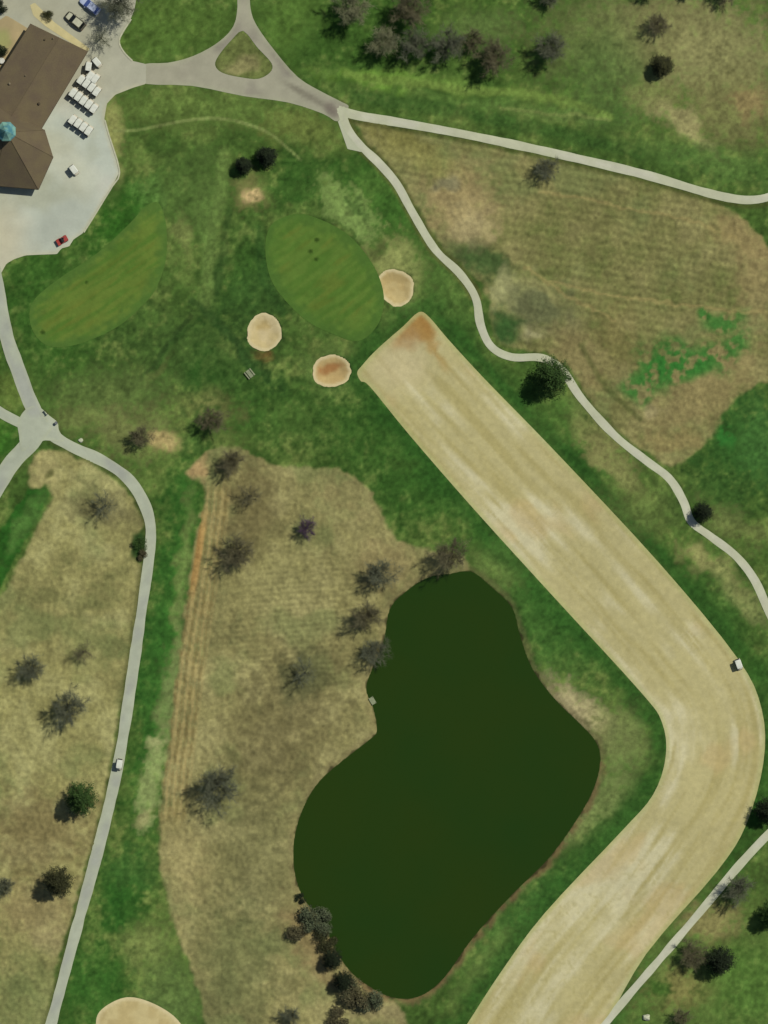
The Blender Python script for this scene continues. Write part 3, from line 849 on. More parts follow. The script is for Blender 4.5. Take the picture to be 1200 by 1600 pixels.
# ---- fairway, dormant pale turf with streaks along its length
fc = smooth_open([(600, 520), (680, 610), (800, 740), (950, 905), (1075, 1050), (1112, 1120), (1115, 1190), (1085, 1265), (1000, 1390), (900, 1510), (830, 1610), (770, 1700)], 8)
def fair_col(X, Y, d):
    seg = np.r_[0, np.cumsum(np.linalg.norm(np.diff(fc, axis=0), axis=1))]
    dd = np.hypot(X[:, None] - fc[None, :, 0], Y[:, None] - fc[None, :, 1])
    k = dd.argmin(1); s_ = seg[k].astype(float)
    tg = np.gradient(fc, axis=0); tg /= np.linalg.norm(tg, axis=1)[:, None]
    dx = X - fc[k, 0]; dy = Y - fc[k, 1]
    s_ = s_ + dx * tg[k, 0] + dy * tg[k, 1]
    t_ = -dx * tg[k, 1] + dy * tg[k, 0]
    n1 = fbm(s_ / 22.0, t_, 8, 4, 41, rot=0.0); n2 = fbm(s_ / 5.0, t_, 26, 3, 42, rot=0.0); n3 = fbm(X, Y, 90, 3, 43); n4 = fbm(X, Y, 7, 2, 44)
    c = np.tile(lin((176, 168, 120)), (X.size, 1)).astype(np.float32)
    c = mixc(c, lin((194, 188, 150)), sstep(-0.2, 0.7, 0.6 * n2 + 0.5 * n3 + 0.4 * n1))
    c = mixc(c, lin((156, 146, 92)), sstep(0.0, 0.9, -n1 * 0.9 - n2 * 0.4) * 0.6)
    c = mixc(c, lin((182, 162, 114)), sstep(0.2, 0.8, n3 - 0.5 * n2) * 0.5)
    c = c * np.array((1.02, 1.02, 1.0), np.float32)
    c = mixc(c, lin((138, 130, 76)), sstep(0.35, 0.9, n4 - 0.2) * 0.35 * sstep(1200, 1400, Y))
    wy_ = Y + 9 * fbm(X, Y, 24, 3, 45); wx_ = X + 9 * fbm(X, Y, 24, 3, 46)
    c = mixc(c, lin((150, 112, 56)), ell(wx_, wy_, 650, 511, 40, 24, -40, 0.4) * 0.9)
    c = mixc(c, lin((164, 132, 74)), ell(wx_, wy_, 672, 540, 34, 9, 50, 0.7) * 0.7)
    c = mixc(c, lin((196, 184, 144)), ell(wx_, wy_, 625, 570, 40, 40, 0, 0.6) * 0.5)
    c = mixc(c, lin((168, 170, 112)), (1 - sstep(2, 9, -d)) * 0.7)
    return c * (1 + 0.05 * n4)[:, None]
sheet('fairway', FAIR, M['mown'], fair_col, lift=0.01, step=3.6, edge_step=4.0, label='long pale dormant fairway bending round the pond')

def green_col(ang, period, c0, c1, cr, spots=()):
    def f(X, Y, d):
        u = X * math.cos(ang) + Y * math.sin(ang)
        n1 = fbm(X, Y, 40, 3, 51); n2 = fbm(X, Y, 9, 3, 52)
        v = -X * math.sin(ang) + Y * math.cos(ang)
        c = np.tile(lin(c0), (X.size, 1)).astype(np.float32)
        c = mixc(c, lin(c1), sstep(-0.4, 0.6, np.cos(u * 2 * math.pi / period + 0.8 * n1) * 0.3 + 0.8 * fbm(u, v / 6, 8, 3, 53)))
        c = mixc(c, lin((106, 106, 42)), sstep(0.1, 1.0, fbm(u, v / 5, 9, 3, 54)) * 0.3 * sstep(8, 26, -d))
        c = mixc(c, lin(cr), (1 - sstep(2, 24, -d + 8 * n2)) * 0.85)
        for (x, y, r) in spots:
            c = mixc(c, lin((40, 62, 18)), (1 - sstep(r * 0.5, r * 1.2, np.hypot(X - x, Y - y))) * 0.85)
        return c * (1 + 0.06 * n2)[:, None]
    return f
sheet('putting_green', GREEN, M['mown'], green_col(R(52), 18, (90, 118, 48), (78, 110, 42), (74, 106, 44), ((495, 375, 4), (485, 393, 4), (494.5, 405, 3.6))), lift=0.015, step=2.6, edge_step=3.0, label='oval putting green ringed by three sand bunkers')
sheet('putting_green', PRACT, M['mown'], green_col(R(58), 12, (96, 118, 48), (80, 111, 42), (76, 107, 46), ((67, 519, 4), (135, 441, 3))), lift=0.015, step=2.6, edge_step=3.0, label='elongated practice putting green beside the clubhouse pavement')

def sand_col(c0, c1, patch=None, rim=(208, 196, 152)):
    def f(X, Y, d):
        n1 = fbm(X, Y, 16, 3, 61); n2 = fbm(X, Y, 5, 2, 62)
        c = np.tile(lin(c0), (X.size, 1)).astype(np.float32)
        c = mixc(c, lin(c1), sstep(-0.3, 0.6, n1))
        if patch:
            for p in patch:
                c = mixc(c, lin(p[4]), ell(X + 3 * n2, Y + 3 * n1, p[0], p[1], p[2], p[3], p[5], 0.5) * 0.9)
        c = mixc(c, lin(rim), (1 - sstep(2, 7, -d)) * 0.75)
        return c * (1 + 0.05 * n2)[:, None]
    return f
def bowl(depth):
    return lambda X, Y, d: -depth * sstep(0.5, 18, -d) - 0.08
bp_ = [sand_col((176, 156, 104), (186, 168, 116)),
       sand_col((192, 176, 126), (200, 184, 138), [(412, 510, 10, 8, (178, 158, 104), 0)]),
       sand_col((186, 164, 110), (180, 156, 104), [(514, 577, 18, 8, (156, 112, 66), -20)])]
for (nm, P, lb), fn, dep in zip([(a_, P_ + 1.6 * np.c_[fbm(P_[:, 0], P_[:, 1], 7, 2, 81), fbm(P_[:, 0], P_[:, 1], 7, 2, 82)], l_) for a_, P_, l_ in BUNK], bp_, (0.4, 0.35, 0.5)):
    sheet('sand_bunker', P, M['sand'], fn, lift=0.0, step=3.0, edge_step=3.0, skirt=0.4, bowl=bowl(dep), label=lb)
sheet('sand_bunker', BIGSAND, M['sand'], sand_col((190, 176, 126), (180, 164, 114)), lift=0.01, step=4.0, label='wide tan sand area at the south end of the green lane')

# ---- paved surfaces
def pave_col(X, Y, d):
    n1 = fbm(X, Y, 60, 3, 71); n2 = fbm(X, Y, 14, 3, 72)
    c = np.tile(lin((180, 187, 170)), (X.size, 1)).astype(np.float32)
    c = mixc(c, lin((166, 170, 148)), sstep(0, 0.8, n1))
    c = mixc(c, lin((190, 193, 176)), sstep(0, 0.8, -n1))
    c = mixc(c, lin((164, 162, 138)), (1 - sstep(130, 190, Y)) * 0.8)
    c = mixc(c, lin((190, 182, 150)), ell(X, Y, -5, 380, 50, 60, 0, 0.7) * 0.7)
    c = mixc(c, lin((166, 172, 156)), ell(X, Y, 95, 345, 60, 24, -35, 0.6) * 0.8)
    c = mixc(c, lin((192, 192, 166)), ell(X, Y, 110, 258, 60, 26, 50, 0.6) * 0.5)
    c = mixc(c, lin((184, 182, 150)), (1 - sstep(1.5, 6, -d)) * 0.6 * (Y > 130))
    return c * (1 + 0.05 * n2)[:, None]
sheet('pavement', PAVE, M['concrete'], pave_col, lift=0.03, step=4.5, edge_step=4.0, label='pale concrete pavement round the clubhouse')
def road_col(X, Y, d):
    n1 = fbm(X, Y, 50, 3, 73); n2 = fbm(X, Y, 12, 3, 74)
    c = np.tile(lin((156, 154, 132)), (X.size, 1)).astype(np.float32)
    c = mixc(c, lin((138, 134, 118)), sstep(-0.1, 0.7, n1))
    c = mixc(c, lin((158, 160, 132)), (1 - sstep(1, 6, -d)) * 0.8)
    c = mixc(c, lin((112, 108, 92)), ell(X, Y, 478, 148, 40, 5, 30, 0.6) * 0.7)
    c = mixc(c, lin((116, 108, 96)), ell(X, Y, 518, 172, 14, 9, 50, 0.5) * 0.8)
    return c * (1 + 0.06 * n2)[:, None]
sheet('road', ROAD, M['concrete'], road_col, lift=0.026, step=4.5, edge_step=4.0, holes=(ISLAND,), label='grey asphalt service road splitting round a grass triangle')
def patio_col(X, Y, d):
    n1 = fbm(X, Y, 14, 3, 75)
    c = np.tile(lin((168, 152, 112)), (X.size, 1)).astype(np.float32)
    c = mixc(c, lin((152, 156, 96)), ell(X + 4 * n1, Y, 2, 62, 14, 16, 0, 0.5) * 0.8)
    return c * (1 + 0.1 * n1)[:, None]
sheet('patio', PATIO, M['concrete'], patio_col, lift=0.07, step=4.0, edge_step=4.0, label='tan paved patio behind the clubhouse')
WALK = np.array([(47, 8), (54, 4), (84, 34), (112, 55), (140, 76), (136, 82), (100, 60), (70, 40), (52, 24)], float)
sheet('walkway', WALK, M['concrete'], lambda X, Y, d: np.tile(lin((192, 182, 134)), (X.size, 1)) * (1 + 0.08 * fbm(X, Y, 8, 3, 76))[:, None], lift=0.07, step=4.0, edge_step=3.0, label='pale yellow walkway along the clubhouse gable end')

def path_col(c0, c1, ce):
    def f(X, Y, d):
        n1 = fbm(X, Y, 45, 3, 77); n2 = fbm(X, Y, 10, 3, 78)
        c = np.tile(lin(c0), (X.size, 1)).astype(np.float32)
        c = mixc(c, lin(c1), sstep(-0.2, 0.7, n1))
        c = mixc(c, lin(ce), sstep(-5, -1, d) * 0.5)
        return c * (1 + 0.06 * n2)[:, None]
    return f
PC = path_col((180, 182, 154), (188, 188, 166), (178, 184, 148))
PG = path_col((168, 174, 152), (158, 162, 148), (172, 178, 146))
strip('cart_path', *PATHS['west'], PG, M['concrete'], 0.030, 'wide cart path from the clubhouse pavement down to the junction')
strip('cart_path', *PATHS['southwest'], PG, M['concrete'], 0.034, 'wide grey cart path leaving the junction past the dark green strip')
strip('cart_path', *PATHS['spur'], PG, M['concrete'], 0.022, 'narrow path spur joining the path junction')
strip('cart_path', *PATHS['long'], PG, M['concrete'], 0.026, 'long cart path running beside the tan field with a cart on it')
strip('cart_path', *PATHS['north'], PC, M['concrete'], 0.034, 'pale cart path between the grove lawn and the dry field')
strip('cart_path', *PATHS['middle'], PC, M['concrete'], 0.040, 'winding pale cart path along the straight fairway')
strip('cart_path', *PATHS['southeast'], PC, M['concrete'], 0.030, 'thin straight cart path outside the lower fairway')
sheet('path_junction', JUNC, M['concrete'], lambda X, Y, d: PG(X, Y, d), lift=0.058, step=4.0, edge_step=3.0, label='triangular concrete junction where the cart paths meet')
sheet('path_pad', PAD, M['concrete'], lambda X, Y, d: np.tile(lin((176, 180, 152)), (X.size, 1)), lift=0.022, step=4.0, edge_step=3.0, label='pale concrete pad beside the top of the winding path')

# kerb along the pavement's lawn edge
def kerb(line, name, label):
    p = resample(line, 5.0)
    t = np.gradient(p, axis=0); t /= np.linalg.norm(t, axis=1)[:, None]
    nrm = np.c_[-t[:, 1], t[:, 0]]
    bm = bmesh.new(); rings = []
    for q, n_ in zip(p, nrm):
        z = H(*q)
        a = W(*(q - n_ * 1.2)); b = W(*(q + n_ * 1.2))
        rings.append([(a[0], a[1], z - .1), (a[0], a[1], z + .13), (b[0], b[1], z + .13), (b[0], b[1], z - .1)])
    bm_loft(bm, rings)
    return tag(link(name, bm_mesh(bm, name), M['kerb']), label, kind='structure')
M['kerb'] = noisy('kerb_concrete', (186, 186, 156), (172, 172, 144), 1.5, 0.85)
kerb(smooth_open([(164, 188), (170.5, 212), (187, 268), (176, 290), (165, 308), (148, 336), (131, 363)], 3), 'kerb', 'pale concrete kerb between the pavement and the practice green lawn')
kerb(smooth_open([(205, 30), (191, 52), (186, 66), (194, 82), (207, 95)], 3), 'kerb', 'pale concrete kerb between the car park and the roadside lawn')

# ------------------------------------------------------------------ clubhouse
M['shingle'] = noisy('brown_shingle', (104, 93, 68), (96, 84, 66), 0.35, 0.95, fine=(5.0, 0.10), bump=0.02)
M['wall_tan'] = noisy('tan_siding', (176, 160, 126), (160, 146, 112), 1.2, 0.85)
M['trim'] = noisy('white_trim', (206, 204, 190), (192, 190, 176), 2, 0.7)
M['door_brown'] = noisy('door_brown', (92, 70, 50), (78, 58, 42), 3, 0.6)
M['copper'] = noisy('patina_copper', (124, 168, 152), (76, 130, 142), 0.55, 0.55, contrast=(0.42, 0.6))
M['vent_metal'] = noisy('vent_metal', (132, 122, 98), (110, 100, 80), 3, 0.6)
M['gutter'] = noisy('gutter_brown', (84, 74, 54), (72, 62, 46), 2, 0.7)

EAVE = 3.0
def P3(px, py, z):
    k = (CAM_H - z) / CAM_H          # outline read off the roof, which stands above the ground
    x, y = W(px, py)
    return Vector((x * k, y * k, z))

club_o = W(40, 180)
club = empty('clubhouse', (club_o[0], club_o[1], 0.0))
tag(club, 'brown shingle roofed clubhouse with a teal cupola beside the concrete pavement', 'building')
CO = Vector((club_o[0], club_o[1], 0))

def slab(bm, pts, th=0.22):
    """roof plane with thickness"""
    n = (pts[1] - pts[0]).cross(pts[2] - pts[0]).normalized()
    if n.z < 0: pts = pts[::-1]
    a = [bm.verts.new(p - CO) for p in pts]; b = [bm.verts.new(p - CO - Vector((0, 0, th))) for p in pts]
    bm.faces.new(a); bm.faces.new(b[::-1])
    for i in range(len(pts)):
        j = (i + 1) % len(pts)
        bm.faces.new((a[j], a[i], b[i], b[j]))

RID = 4.4
A_, B_, C_, D_ = P3(48, 37, EAVE), P3(137, 80, EAVE), P3(61, 207, EAVE), P3(-30, 160, EAVE)
r0 = P3(92.5, 58.5, RID); r1 = P3(14, 188, RID)
bm = bmesh.new(); slab(bm, [B_, r0, r1, C_]); roof_e = link('roof', bm_mesh(bm, 'roof'), M['shingle'], club)
bm = bmesh.new(); slab(bm, [A_, D_, r1, r0]); link('roof', bm_mesh(bm, 'roof'), M['shingle'], club)
# ridge cap
bm = bmesh.new(); bm_tube(bm, r0 - CO, r1 - CO, 0.06, 0.06, 6)
link('ridge_cap', bm_mesh(bm, 'ridge_cap'), M['shingle'], club)
APEX = P3(10, 206, 10.8)
hub = [(70, 203), (83, 245), (60, 296), (-10, 290), (-74, 262), (-84, 205), (-30, 150)]
hubw = [P3(x, y, EAVE + 0.05) for x, y in hub]
for i in range(len(hubw)):
    a, b = hubw[i], hubw[(i + 1) % len(hubw)]
    bm = bmesh.new(); slab(bm, [a, b, APEX]); o = link('roof', bm_mesh(bm, 'roof'), M['shingle'], club)
    bm = bmesh.new(); bm_tube(bm, a - CO + Vector((0, 0, .02)), APEX - CO + Vector((0, 0, .02)), 0.08, 0.08, 5)
    link('hip_cap', bm_mesh(bm, 'hip_cap'), M['shingle'], o)
# walls, set in from the eaves
def wall_ring(pts, inset_, h):
    c = sum(pts, Vector()) / len(pts)
    q = [c + (p - c) * (1 - inset_ / max((p - c).length, .1)) for p in pts]
    out = []
    for i in range(len(q)):
        a, b = q[i], q[(i + 1) % len(q)]
        d = (b - a).normalized(); n_ = Vector((d.y, -d.x, 0))
        mid = (a + b) / 2
        if (mid - c).dot(n_) < 0: n_ = -n_
        bm = bmesh.new()
        L = (b - a).length
        mt = Matrix.Translation(Vector((a.x, a.y, 0)) - CO) @ Matrix(((d.x, n_.x, 0, 0), (d.y, n_.y, 0, 0), (0, 0, 1, 0), (0, 0, 0, 1)))
        bm_box(bm, 0.0, L, -0.25, 0, -0.05, h, mt)
        w = link('wall', bm_mesh(bm, 'wall'), M['wall_tan'], club)
        out.append((w, mt, L))
    return out
flat_ = lambda p: Vector((p.x, p.y, 0))
arm = wall_ring([flat_(A_), flat_(B_), flat_(C_), flat_(D_)], 1.0, EAVE - 0.2)
hubr = wall_ring([flat_(p) for p in hubw], 1.0, EAVE - 0.2)
# gable infill
bm = bmesh.new()
ga = A_ + (r0 - A_) * 0.08; gb = B_ + (r0 - B_) * 0.08
din = (r1 - r0); din.z = 0; din.normalize()
tri = [p + din * 0.7 - Vector((0, 0, 0.3)) for p in (A_ * .9 + B_ * .1, B_ * .9 + A_ * .1, r0)]
tri2 = [p + din * 0.25 for p in tri]
va = [bm.verts.new(p - CO) for p in tri]; vb = [bm.verts.new(p - CO) for p in tri2]
bm.faces.new(va); bm.faces.new(vb[::-1])
for i in range(3): bm.faces.new((va[i], va[(i + 1) % 3], vb[(i + 1) % 3], vb[i]))
link('gable', bm_mesh(bm, 'gable'), M['wall_tan'], club)
def opening(mt, u, z0, w, h, kind):
    bm = bmesh.new()
    bm_box(bm, u - w / 2, u + w / 2, 0.0, 0.05, z0, z0 + h, mt)
    nm = 'door' if kind == 'door' else 'window'
    o = link(nm, bm_mesh(bm, nm), M['door_brown'] if kind == 'door' else M['glass'], club)
    bm = bmesh.new()
    for (x0, x1, a0, a1) in ((u - w / 2 - .09, u - w / 2, z0 - .02, z0 + h + .08), (u + w / 2, u + w / 2 + .09, z0 - .02, z0 + h + .08), (u - w / 2, u + w / 2, z0 + h, z0 + h + .08)):
        bm_box(bm, x0, x1, 0.003, 0.09, a0, a1, mt)
    link('frame', bm_mesh(bm, 'frame'), M['trim'], o)
    bm = bmesh.new()
    if kind == 'door':
        bm_box(bm, u + w / 2 - .14, u + w / 2 - .09, .051, .11, z0 + .95, z0 + 1.1, mt); link('handle', bm_mesh(bm, 'handle'), M['steel'], o)
    else:
        bm_box(bm, u - w / 2 - .12, u + w / 2 + .12, 0.004, .16, z0 - .1, z0 - .022, mt); link('sill', bm_mesh(bm, 'sill'), M['trim'], o)
for (w, mt, L) in arm[:2] + hubr[:3]:
    n_ = max(int(L // 3), 1)
    for k in range(n_):
        u = (k + .5) * L / n_
        if k == n_ // 2 and L > 5: opening(mt, u, 0.03, 1.1, 2.1, 'door')
        else: opening(mt, u, 0.9, 1.3, 1.2, 'window')
# gutters along lit eaves
for a, b in ((B_, C_), (hubw[1], hubw[2]), (hubw[2], hubw[3]), (A_, D_)):
    bm = bmesh.new(); z_ = Vector((0, 0, .18)); bm_tube(bm, a - CO - z_, b - CO - z_, .09, .09, 6)
    link('gutter', bm_mesh(bm, 'gutter'), M['gutter'], club)
# roof vents
def roof_z(px, py):
    p = P3(px, py, EAVE); d = (r1 - r0); d.z = 0; d.normalize()
    q = p - r0; q.z = 0
    off = (q - d * q.dot(d)).length
    half = (B_ - r0); half.z = 0; half = (half - d * half.dot(d)).length
    return RID + (EAVE - RID) * off / half
for (vx, vy, r_, hh, mk) in ((15, 131, .28, .5, 'vent_metal'), (61, 162, .32, .45, 'gutter'), (83, 34 + 26, .16, .5, 'vent_metal'), (40, 118, .14, .5, 'vent_metal'), (70, 62, .2, .35, 'gutter')):
    z = roof_z(vx, vy); p = P3(vx, vy, z) - CO
    bm = bmesh.new(); bm_tube(bm, p - Vector((0, 0, .15)), p + Vector((0, 0, hh * .7)), r_ * .7, r_ * .7, 8); bm_tube(bm, p + Vector((0, 0, hh * .7)), p + Vector((0, 0, hh)), r_, r_ * .4, 8)
    link('roof_vent', bm_mesh(bm, 'roof_vent'), M[mk], club)
# cupola: louvred drum, bell roof, finial
cz = APEX.z; cx, cy = APEX.x - CO.x, APEX.y - CO.y
def octa(r_, z, n=8): return [(cx + r_ * math.cos(2 * math.pi * (i + .5) / n), cy + r_ * math.sin(2 * math.pi * (i + .5) / n), z) for i in range(n)]
bm = bmesh.new(); bm_loft(bm, [octa(1.75, cz - 1.4), octa(1.75, cz + 0.9), octa(1.95, cz + 0.95), octa(1.95, cz + 1.1)])
cup = link('cupola', bm_mesh(bm, 'cupola'), M['trim'], club)
for i in range(8):
    t = 2 * math.pi * i / 8; mt = Matrix.Translation((cx, cy, 0)) @ Matrix.Rotation(t, 4, 'Z')
    bm = bmesh.new(); ap = 1.75 * math.cos(math.pi / 8)
    for k in range(5): bm_box(bm, ap, ap + .05, -.4, .4, cz - .5 + k * .25, cz - .34 + k * .25, mt)
    link('louvre', bm_mesh(bm, 'louvre'), M['wall_tan'], cup)
prof = [(2.1, 1.1), (1.98, 1.3), (1.6, 1.65), (1.2, 2.2), (.75, 2.9), (.3, 3.5), (.06, 3.7)]
bm = bmesh.new(); bm_loft(bm, [octa(a, cz + b) for a, b in prof]); link('cupola_roof', bm_mesh(bm, 'cupola_roof'), M['copper'], cup)
bm = bmesh.new(); bm_tube(bm, (cx, cy, cz + 3.65), (cx, cy, cz + 4.7), .05, .02, 6); bm_tube(bm, (cx, cy, cz + 3.95), (cx, cy, cz + 4.15), .14, .14, 8)
link('finial', bm_mesh(bm, 'finial'), M['copper'], cup)

# ------------------------------------------------------------------ trees
def gen_bare(seed, n_limb=8, twigs=2600, rad=3.6, hgt=6.5, buds=0):
    """trunk mesh and crown mesh of a leafless tree about rad wide, hgt tall"""
    rnd = random.Random(seed)
    bt = bmesh.new()
    lean = Vector((rnd.uniform(-.15, .15), rnd.uniform(-.15, .15), 0))
    t0 = Vector((0, 0, -0.25)); t1 = lean + Vector((0, 0, hgt * .18)); t2 = lean * 2 + Vector((0, 0, hgt * .36))
    bm_tube(bt, t0, (0, 0, .25), .34, .22, 8); bm_tube(bt, (0, 0, .25), t1, .22, .18, 8); bm_tube(bt, t1, t2, .18, .14, 8)
    tm = bm_mesh(bt, 'trunk', True)
    V, F = [], []
    def seg(p, q, a, b, n=4):
        d = (q - p).to_track_quat('Z', 'Y'); i0 = len(V)
        for c, r_ in ((p, a), (q, b)):
            for k in range(n):
                t = 2 * math.pi * k / n; V.append(c + d @ Vector((math.cos(t) * r_, math.sin(t) * r_, 0)))
        for k in range(n):
            j = (k + 1) % n; F.append((i0 + k, i0 + j, i0 + n + j, i0 + n + k))
    def twig(p, q, w):
        d = (q - p); sd = d.cross(Vector((rnd.gauss(0, 1), rnd.gauss(0, 1), rnd.gauss(0, 1)))).normalized() * w
        up = d.cross(sd).normalized() * w
        i0 = len(V); V.extend((p + sd, p - sd * .5 + up * .87, p - sd * .5 - up * .87, q))
        F.extend(((i0, i0 + 1, i0 + 3), (i0 + 1, i0 + 2, i0 + 3), (i0 + 2, i0, i0 + 3)))
    ends = []
    for k in range(n_limb):
        az = 2 * math.pi * (k + rnd.uniform(-.35, .35)) / n_limb
        el = rnd.uniform(.15, 1.25); L = rad * rnd.uniform(.45, .82) * (1 - .25 * max(0, el - .8))
        p = t2 - Vector((0, 0, rnd.uniform(0, hgt * .14)))
        dirv = Vector((math.cos(az), math.sin(az), math.tan(el) * .6)).normalized()
        prev = p; r_ = rnd.uniform(.035, .06); pts = [p]
        for s_ in range(4):
            dirv = (dirv + Vector((rnd.uniform(-.22, .22), rnd.uniform(-.22, .22), .10))).normalized()
            nx_ = prev + dirv * L / 4 * 1.1; seg(prev, nx_, r_, r_ * .68); r_ *= .68; prev = nx_; pts.append(nx_)
        for s_ in range(10):
            i = rnd.choice((1, 2, 2, 3, 3, 4, 4)); b = pts[i].lerp(pts[i - 1], rnd.random())
            dv = (pts[i] - pts[i - 1]).normalized()
            dv = (dv + Vector((rnd.gauss(0, .75), rnd.gauss(0, .75), rnd.gauss(.2, .45)))).normalized()
            e = b + dv * rad * rnd.uniform(.2, .38); m_ = b.lerp(e, .5) + Vector((0, 0, -.06))
            seg(b, m_, .018, .014, 3); seg(m_, e, .014, .009, 3); ends += [(b, m_), (m_, e)]
            for _ in range(4):
                b2 = b.lerp(e, rnd.uniform(.25, 1)); d2 = (dv + Vector((rnd.gauss(0, .7), rnd.gauss(0, .7), rnd.gauss(.1, .5)))).normalized()
                e2 = b2 + d2 * rad * rnd.uniform(.1, .24); twig(b2, e2, .014); ends += [(b2, e2)] * 2
    for _ in range(twigs):
        a, b = rnd.choice(ends); p = a.lerp(b, rnd.random())
        dv = ((b - a).normalized() * .7 + Vector((rnd.gauss(0, .6), rnd.gauss(0, .6), rnd.gauss(.12, .45)))).normalized()
        q = p + dv * rnd.uniform(.3, .85); twig(p, q, .0105)
        if buds and rnd.random() < buds:
            c = p.lerp(q, rnd.uniform(.3, 1)); s1 = Vector((rnd.gauss(0, 1), rnd.gauss(0, 1), rnd.gauss(0, .5))).normalized() * .055; s2 = s1.cross(dv).normalized() * .04
            i0 = len(V); V.extend((c - s1, c + s2, c + s1, c - s2)); F.append((i0, i0 + 1, i0 + 2, i0 + 3))
    return tm, mesh_of('crown', V, F)

def gen_conifer(seed, rad=3.0, hgt=6.5, n=95, fluff=48, round_=0.6):
    rnd = random.Random(seed)
    bt = bmesh.new(); bm_tube(bt, (0, 0, -.25), (0, 0, hgt * .5), .22, .14, 8); bm_tube(bt, (0, 0, hgt * .5), (0, 0, hgt * .92), .14, .03, 6)
    tm = bm_mesh(bt, 'trunk', True)
    V, F = [], []
    lob = [rnd.uniform(.85, 1.12) for _ in range(9)]
    for k in range(n):
        u = (k + rnd.random()) / n
        z = hgt * (.10 + .86 * u)
        prof_ = (1 - u) ** round_ if u > .2 else (.86 + .14 * u / .2) * (.8 ** round_)
        az = k * 2.39996 + rnd.uniform(-.3, .3)
        L = rad * prof_ * lob[int(az / (2 * math.pi) * 9) % 9] * rnd.uniform(.82, 1.08)
        droop = rnd.uniform(-.25, .12)
        for j in range(fluff):
            t = rnd.random() ** .55
            c = Vector((math.cos(az) * L * t, math.sin(az) * L * t, z + droop * L * t * t + .12 * t))
            c += Vector((rnd.gauss(0, .16), rnd.gauss(0, .16), rnd.gauss(0, .12))) * (0.5 + L / rad)
            d = Vector((math.cos(az) + rnd.gauss(0, .7), math.sin(az) + rnd.gauss(0, .7), rnd.gauss(.1, .5))).normalized()
            sd = d.cross(Vector((rnd.gauss(0, 1), rnd.gauss(0, 1), rnd.gauss(0, 1)))).normalized()
            l_ = rnd.uniform(.16, .34); w_ = rnd.uniform(.04, .08)
            i0 = len(V); V.extend((c - sd * w_, c + sd * w_, c + d * l_)); F.append((i0, i0 + 1, i0 + 2))
    return tm, mesh_of('crown', V, F)

def gen_shrub(seed, rad=1.6, hgt=1.8, n=2200):
    rnd = random.Random(seed); V, F = [], []
    bt = bmesh.new()
    for k in range(6):
        a = rnd.uniform(0, 6.28); bm_tube(bt, (math.cos(a) * .1, math.sin(a) * .1, -.1), (math.cos(a) * rad * .5, math.sin(a) * rad * .5, hgt * .7), .05, .02, 5)
    tm = bm_mesh(bt, 'stem')
    lobes = [(Vector((rnd.uniform(-.6, .6) * rad, rnd.uniform(-.6, .6) * rad, hgt * rnd.uniform(.35, .7))), rad * rnd.uniform(.35, .6)) for _ in range(8)]
    for _ in range(n):
        c0_, r_ = rnd.choice(lobes)
        c = c0_ + Vector((rnd.gauss(0, 1), rnd.gauss(0, 1), rnd.gauss(0, .8))).normalized() * r_ * rnd.random() ** .4
        if c.z < .05: c.z = rnd.uniform(.05, .3)
        d = Vector((rnd.gauss(0, 1), rnd.gauss(0, 1), rnd.gauss(.3, .7))).normalized(); sd = d.cross(Vector((rnd.gauss(0, 1), rnd.gauss(0, 1), 1))).normalized()
        l_ = rnd.uniform(.12, .3); w_ = rnd.uniform(.03, .07)
        i0 = len(V); V.extend((c - sd * w_, c + sd * w_, c + d * l_)); F.append((i0, i0 + 1, i0 + 2))
    return tm, mesh_of('foliage', V, F)

BARE = [gen_bare(100 + i, n_limb=16 + i % 3, twigs=6500) for i in range(4)]
BUD = [gen_bare(200 + i, n_limb=16 + i % 3, twigs=6500, hgt=7.5, buds=.9) for i in range(4)]
THIN = [gen_bare(300 + i, n_limb=11, twigs=1300) for i in range(2)]
CON = [gen_conifer(400 + i, n=120, fluff=60, round_=.45) for i in range(3)]
DARKC = [gen_conifer(450 + i, rad=2.2, hgt=6.0, n=110, fluff=60, round_=.55) for i in range(2)]
SHR = [gen_shrub(500 + i) for i in range(4)]
BASER = {'bare': 3.0, 'bud': 3.05, 'thin': 2.8, 'con': 2.7, 'dark': 1.9, 'shrub': 1.6}
BANK = {'bare': BARE, 'bud': BUD, 'thin': THIN, 'con': CON, 'dark': DARKC, 'shrub': SHR}
rt = random.Random(7)
matvar = {}
def with_mat(mesh, mat):
    k = (mesh.name, mat)
    if k not in matvar:
        c = mesh.copy(); c.materials.clear(); c.materials.append(M[mat]); matvar[k] = c
    return matvar[k]
cnt_ = {}
def tree(px, py, rpx, kind, mat, name, label, group=None, zs=1.0):
    i = cnt_.get(kind, 0); cnt_[kind] = i + 1
    tm, cm = BANK[kind][i % len(BANK[kind])]
    k = rpx * S / BASER[kind] * (1.3 if kind == 'shrub' else 1.0)
    x, y = W(px, py)
    e = empty(name, (x, y, H(px, py) - 0.03), rt.uniform(0, 6.28), (k, k, k * zs))
    tag(e, label, 'shrub' if kind == 'shrub' else 'tree', group)
    link('stem' if kind == 'shrub' else 'trunk', with_mat(tm, 'bark'), None, e)
    link('foliage' if kind == 'shrub' else 'crown', with_mat(cm, mat), None, e)
    return e

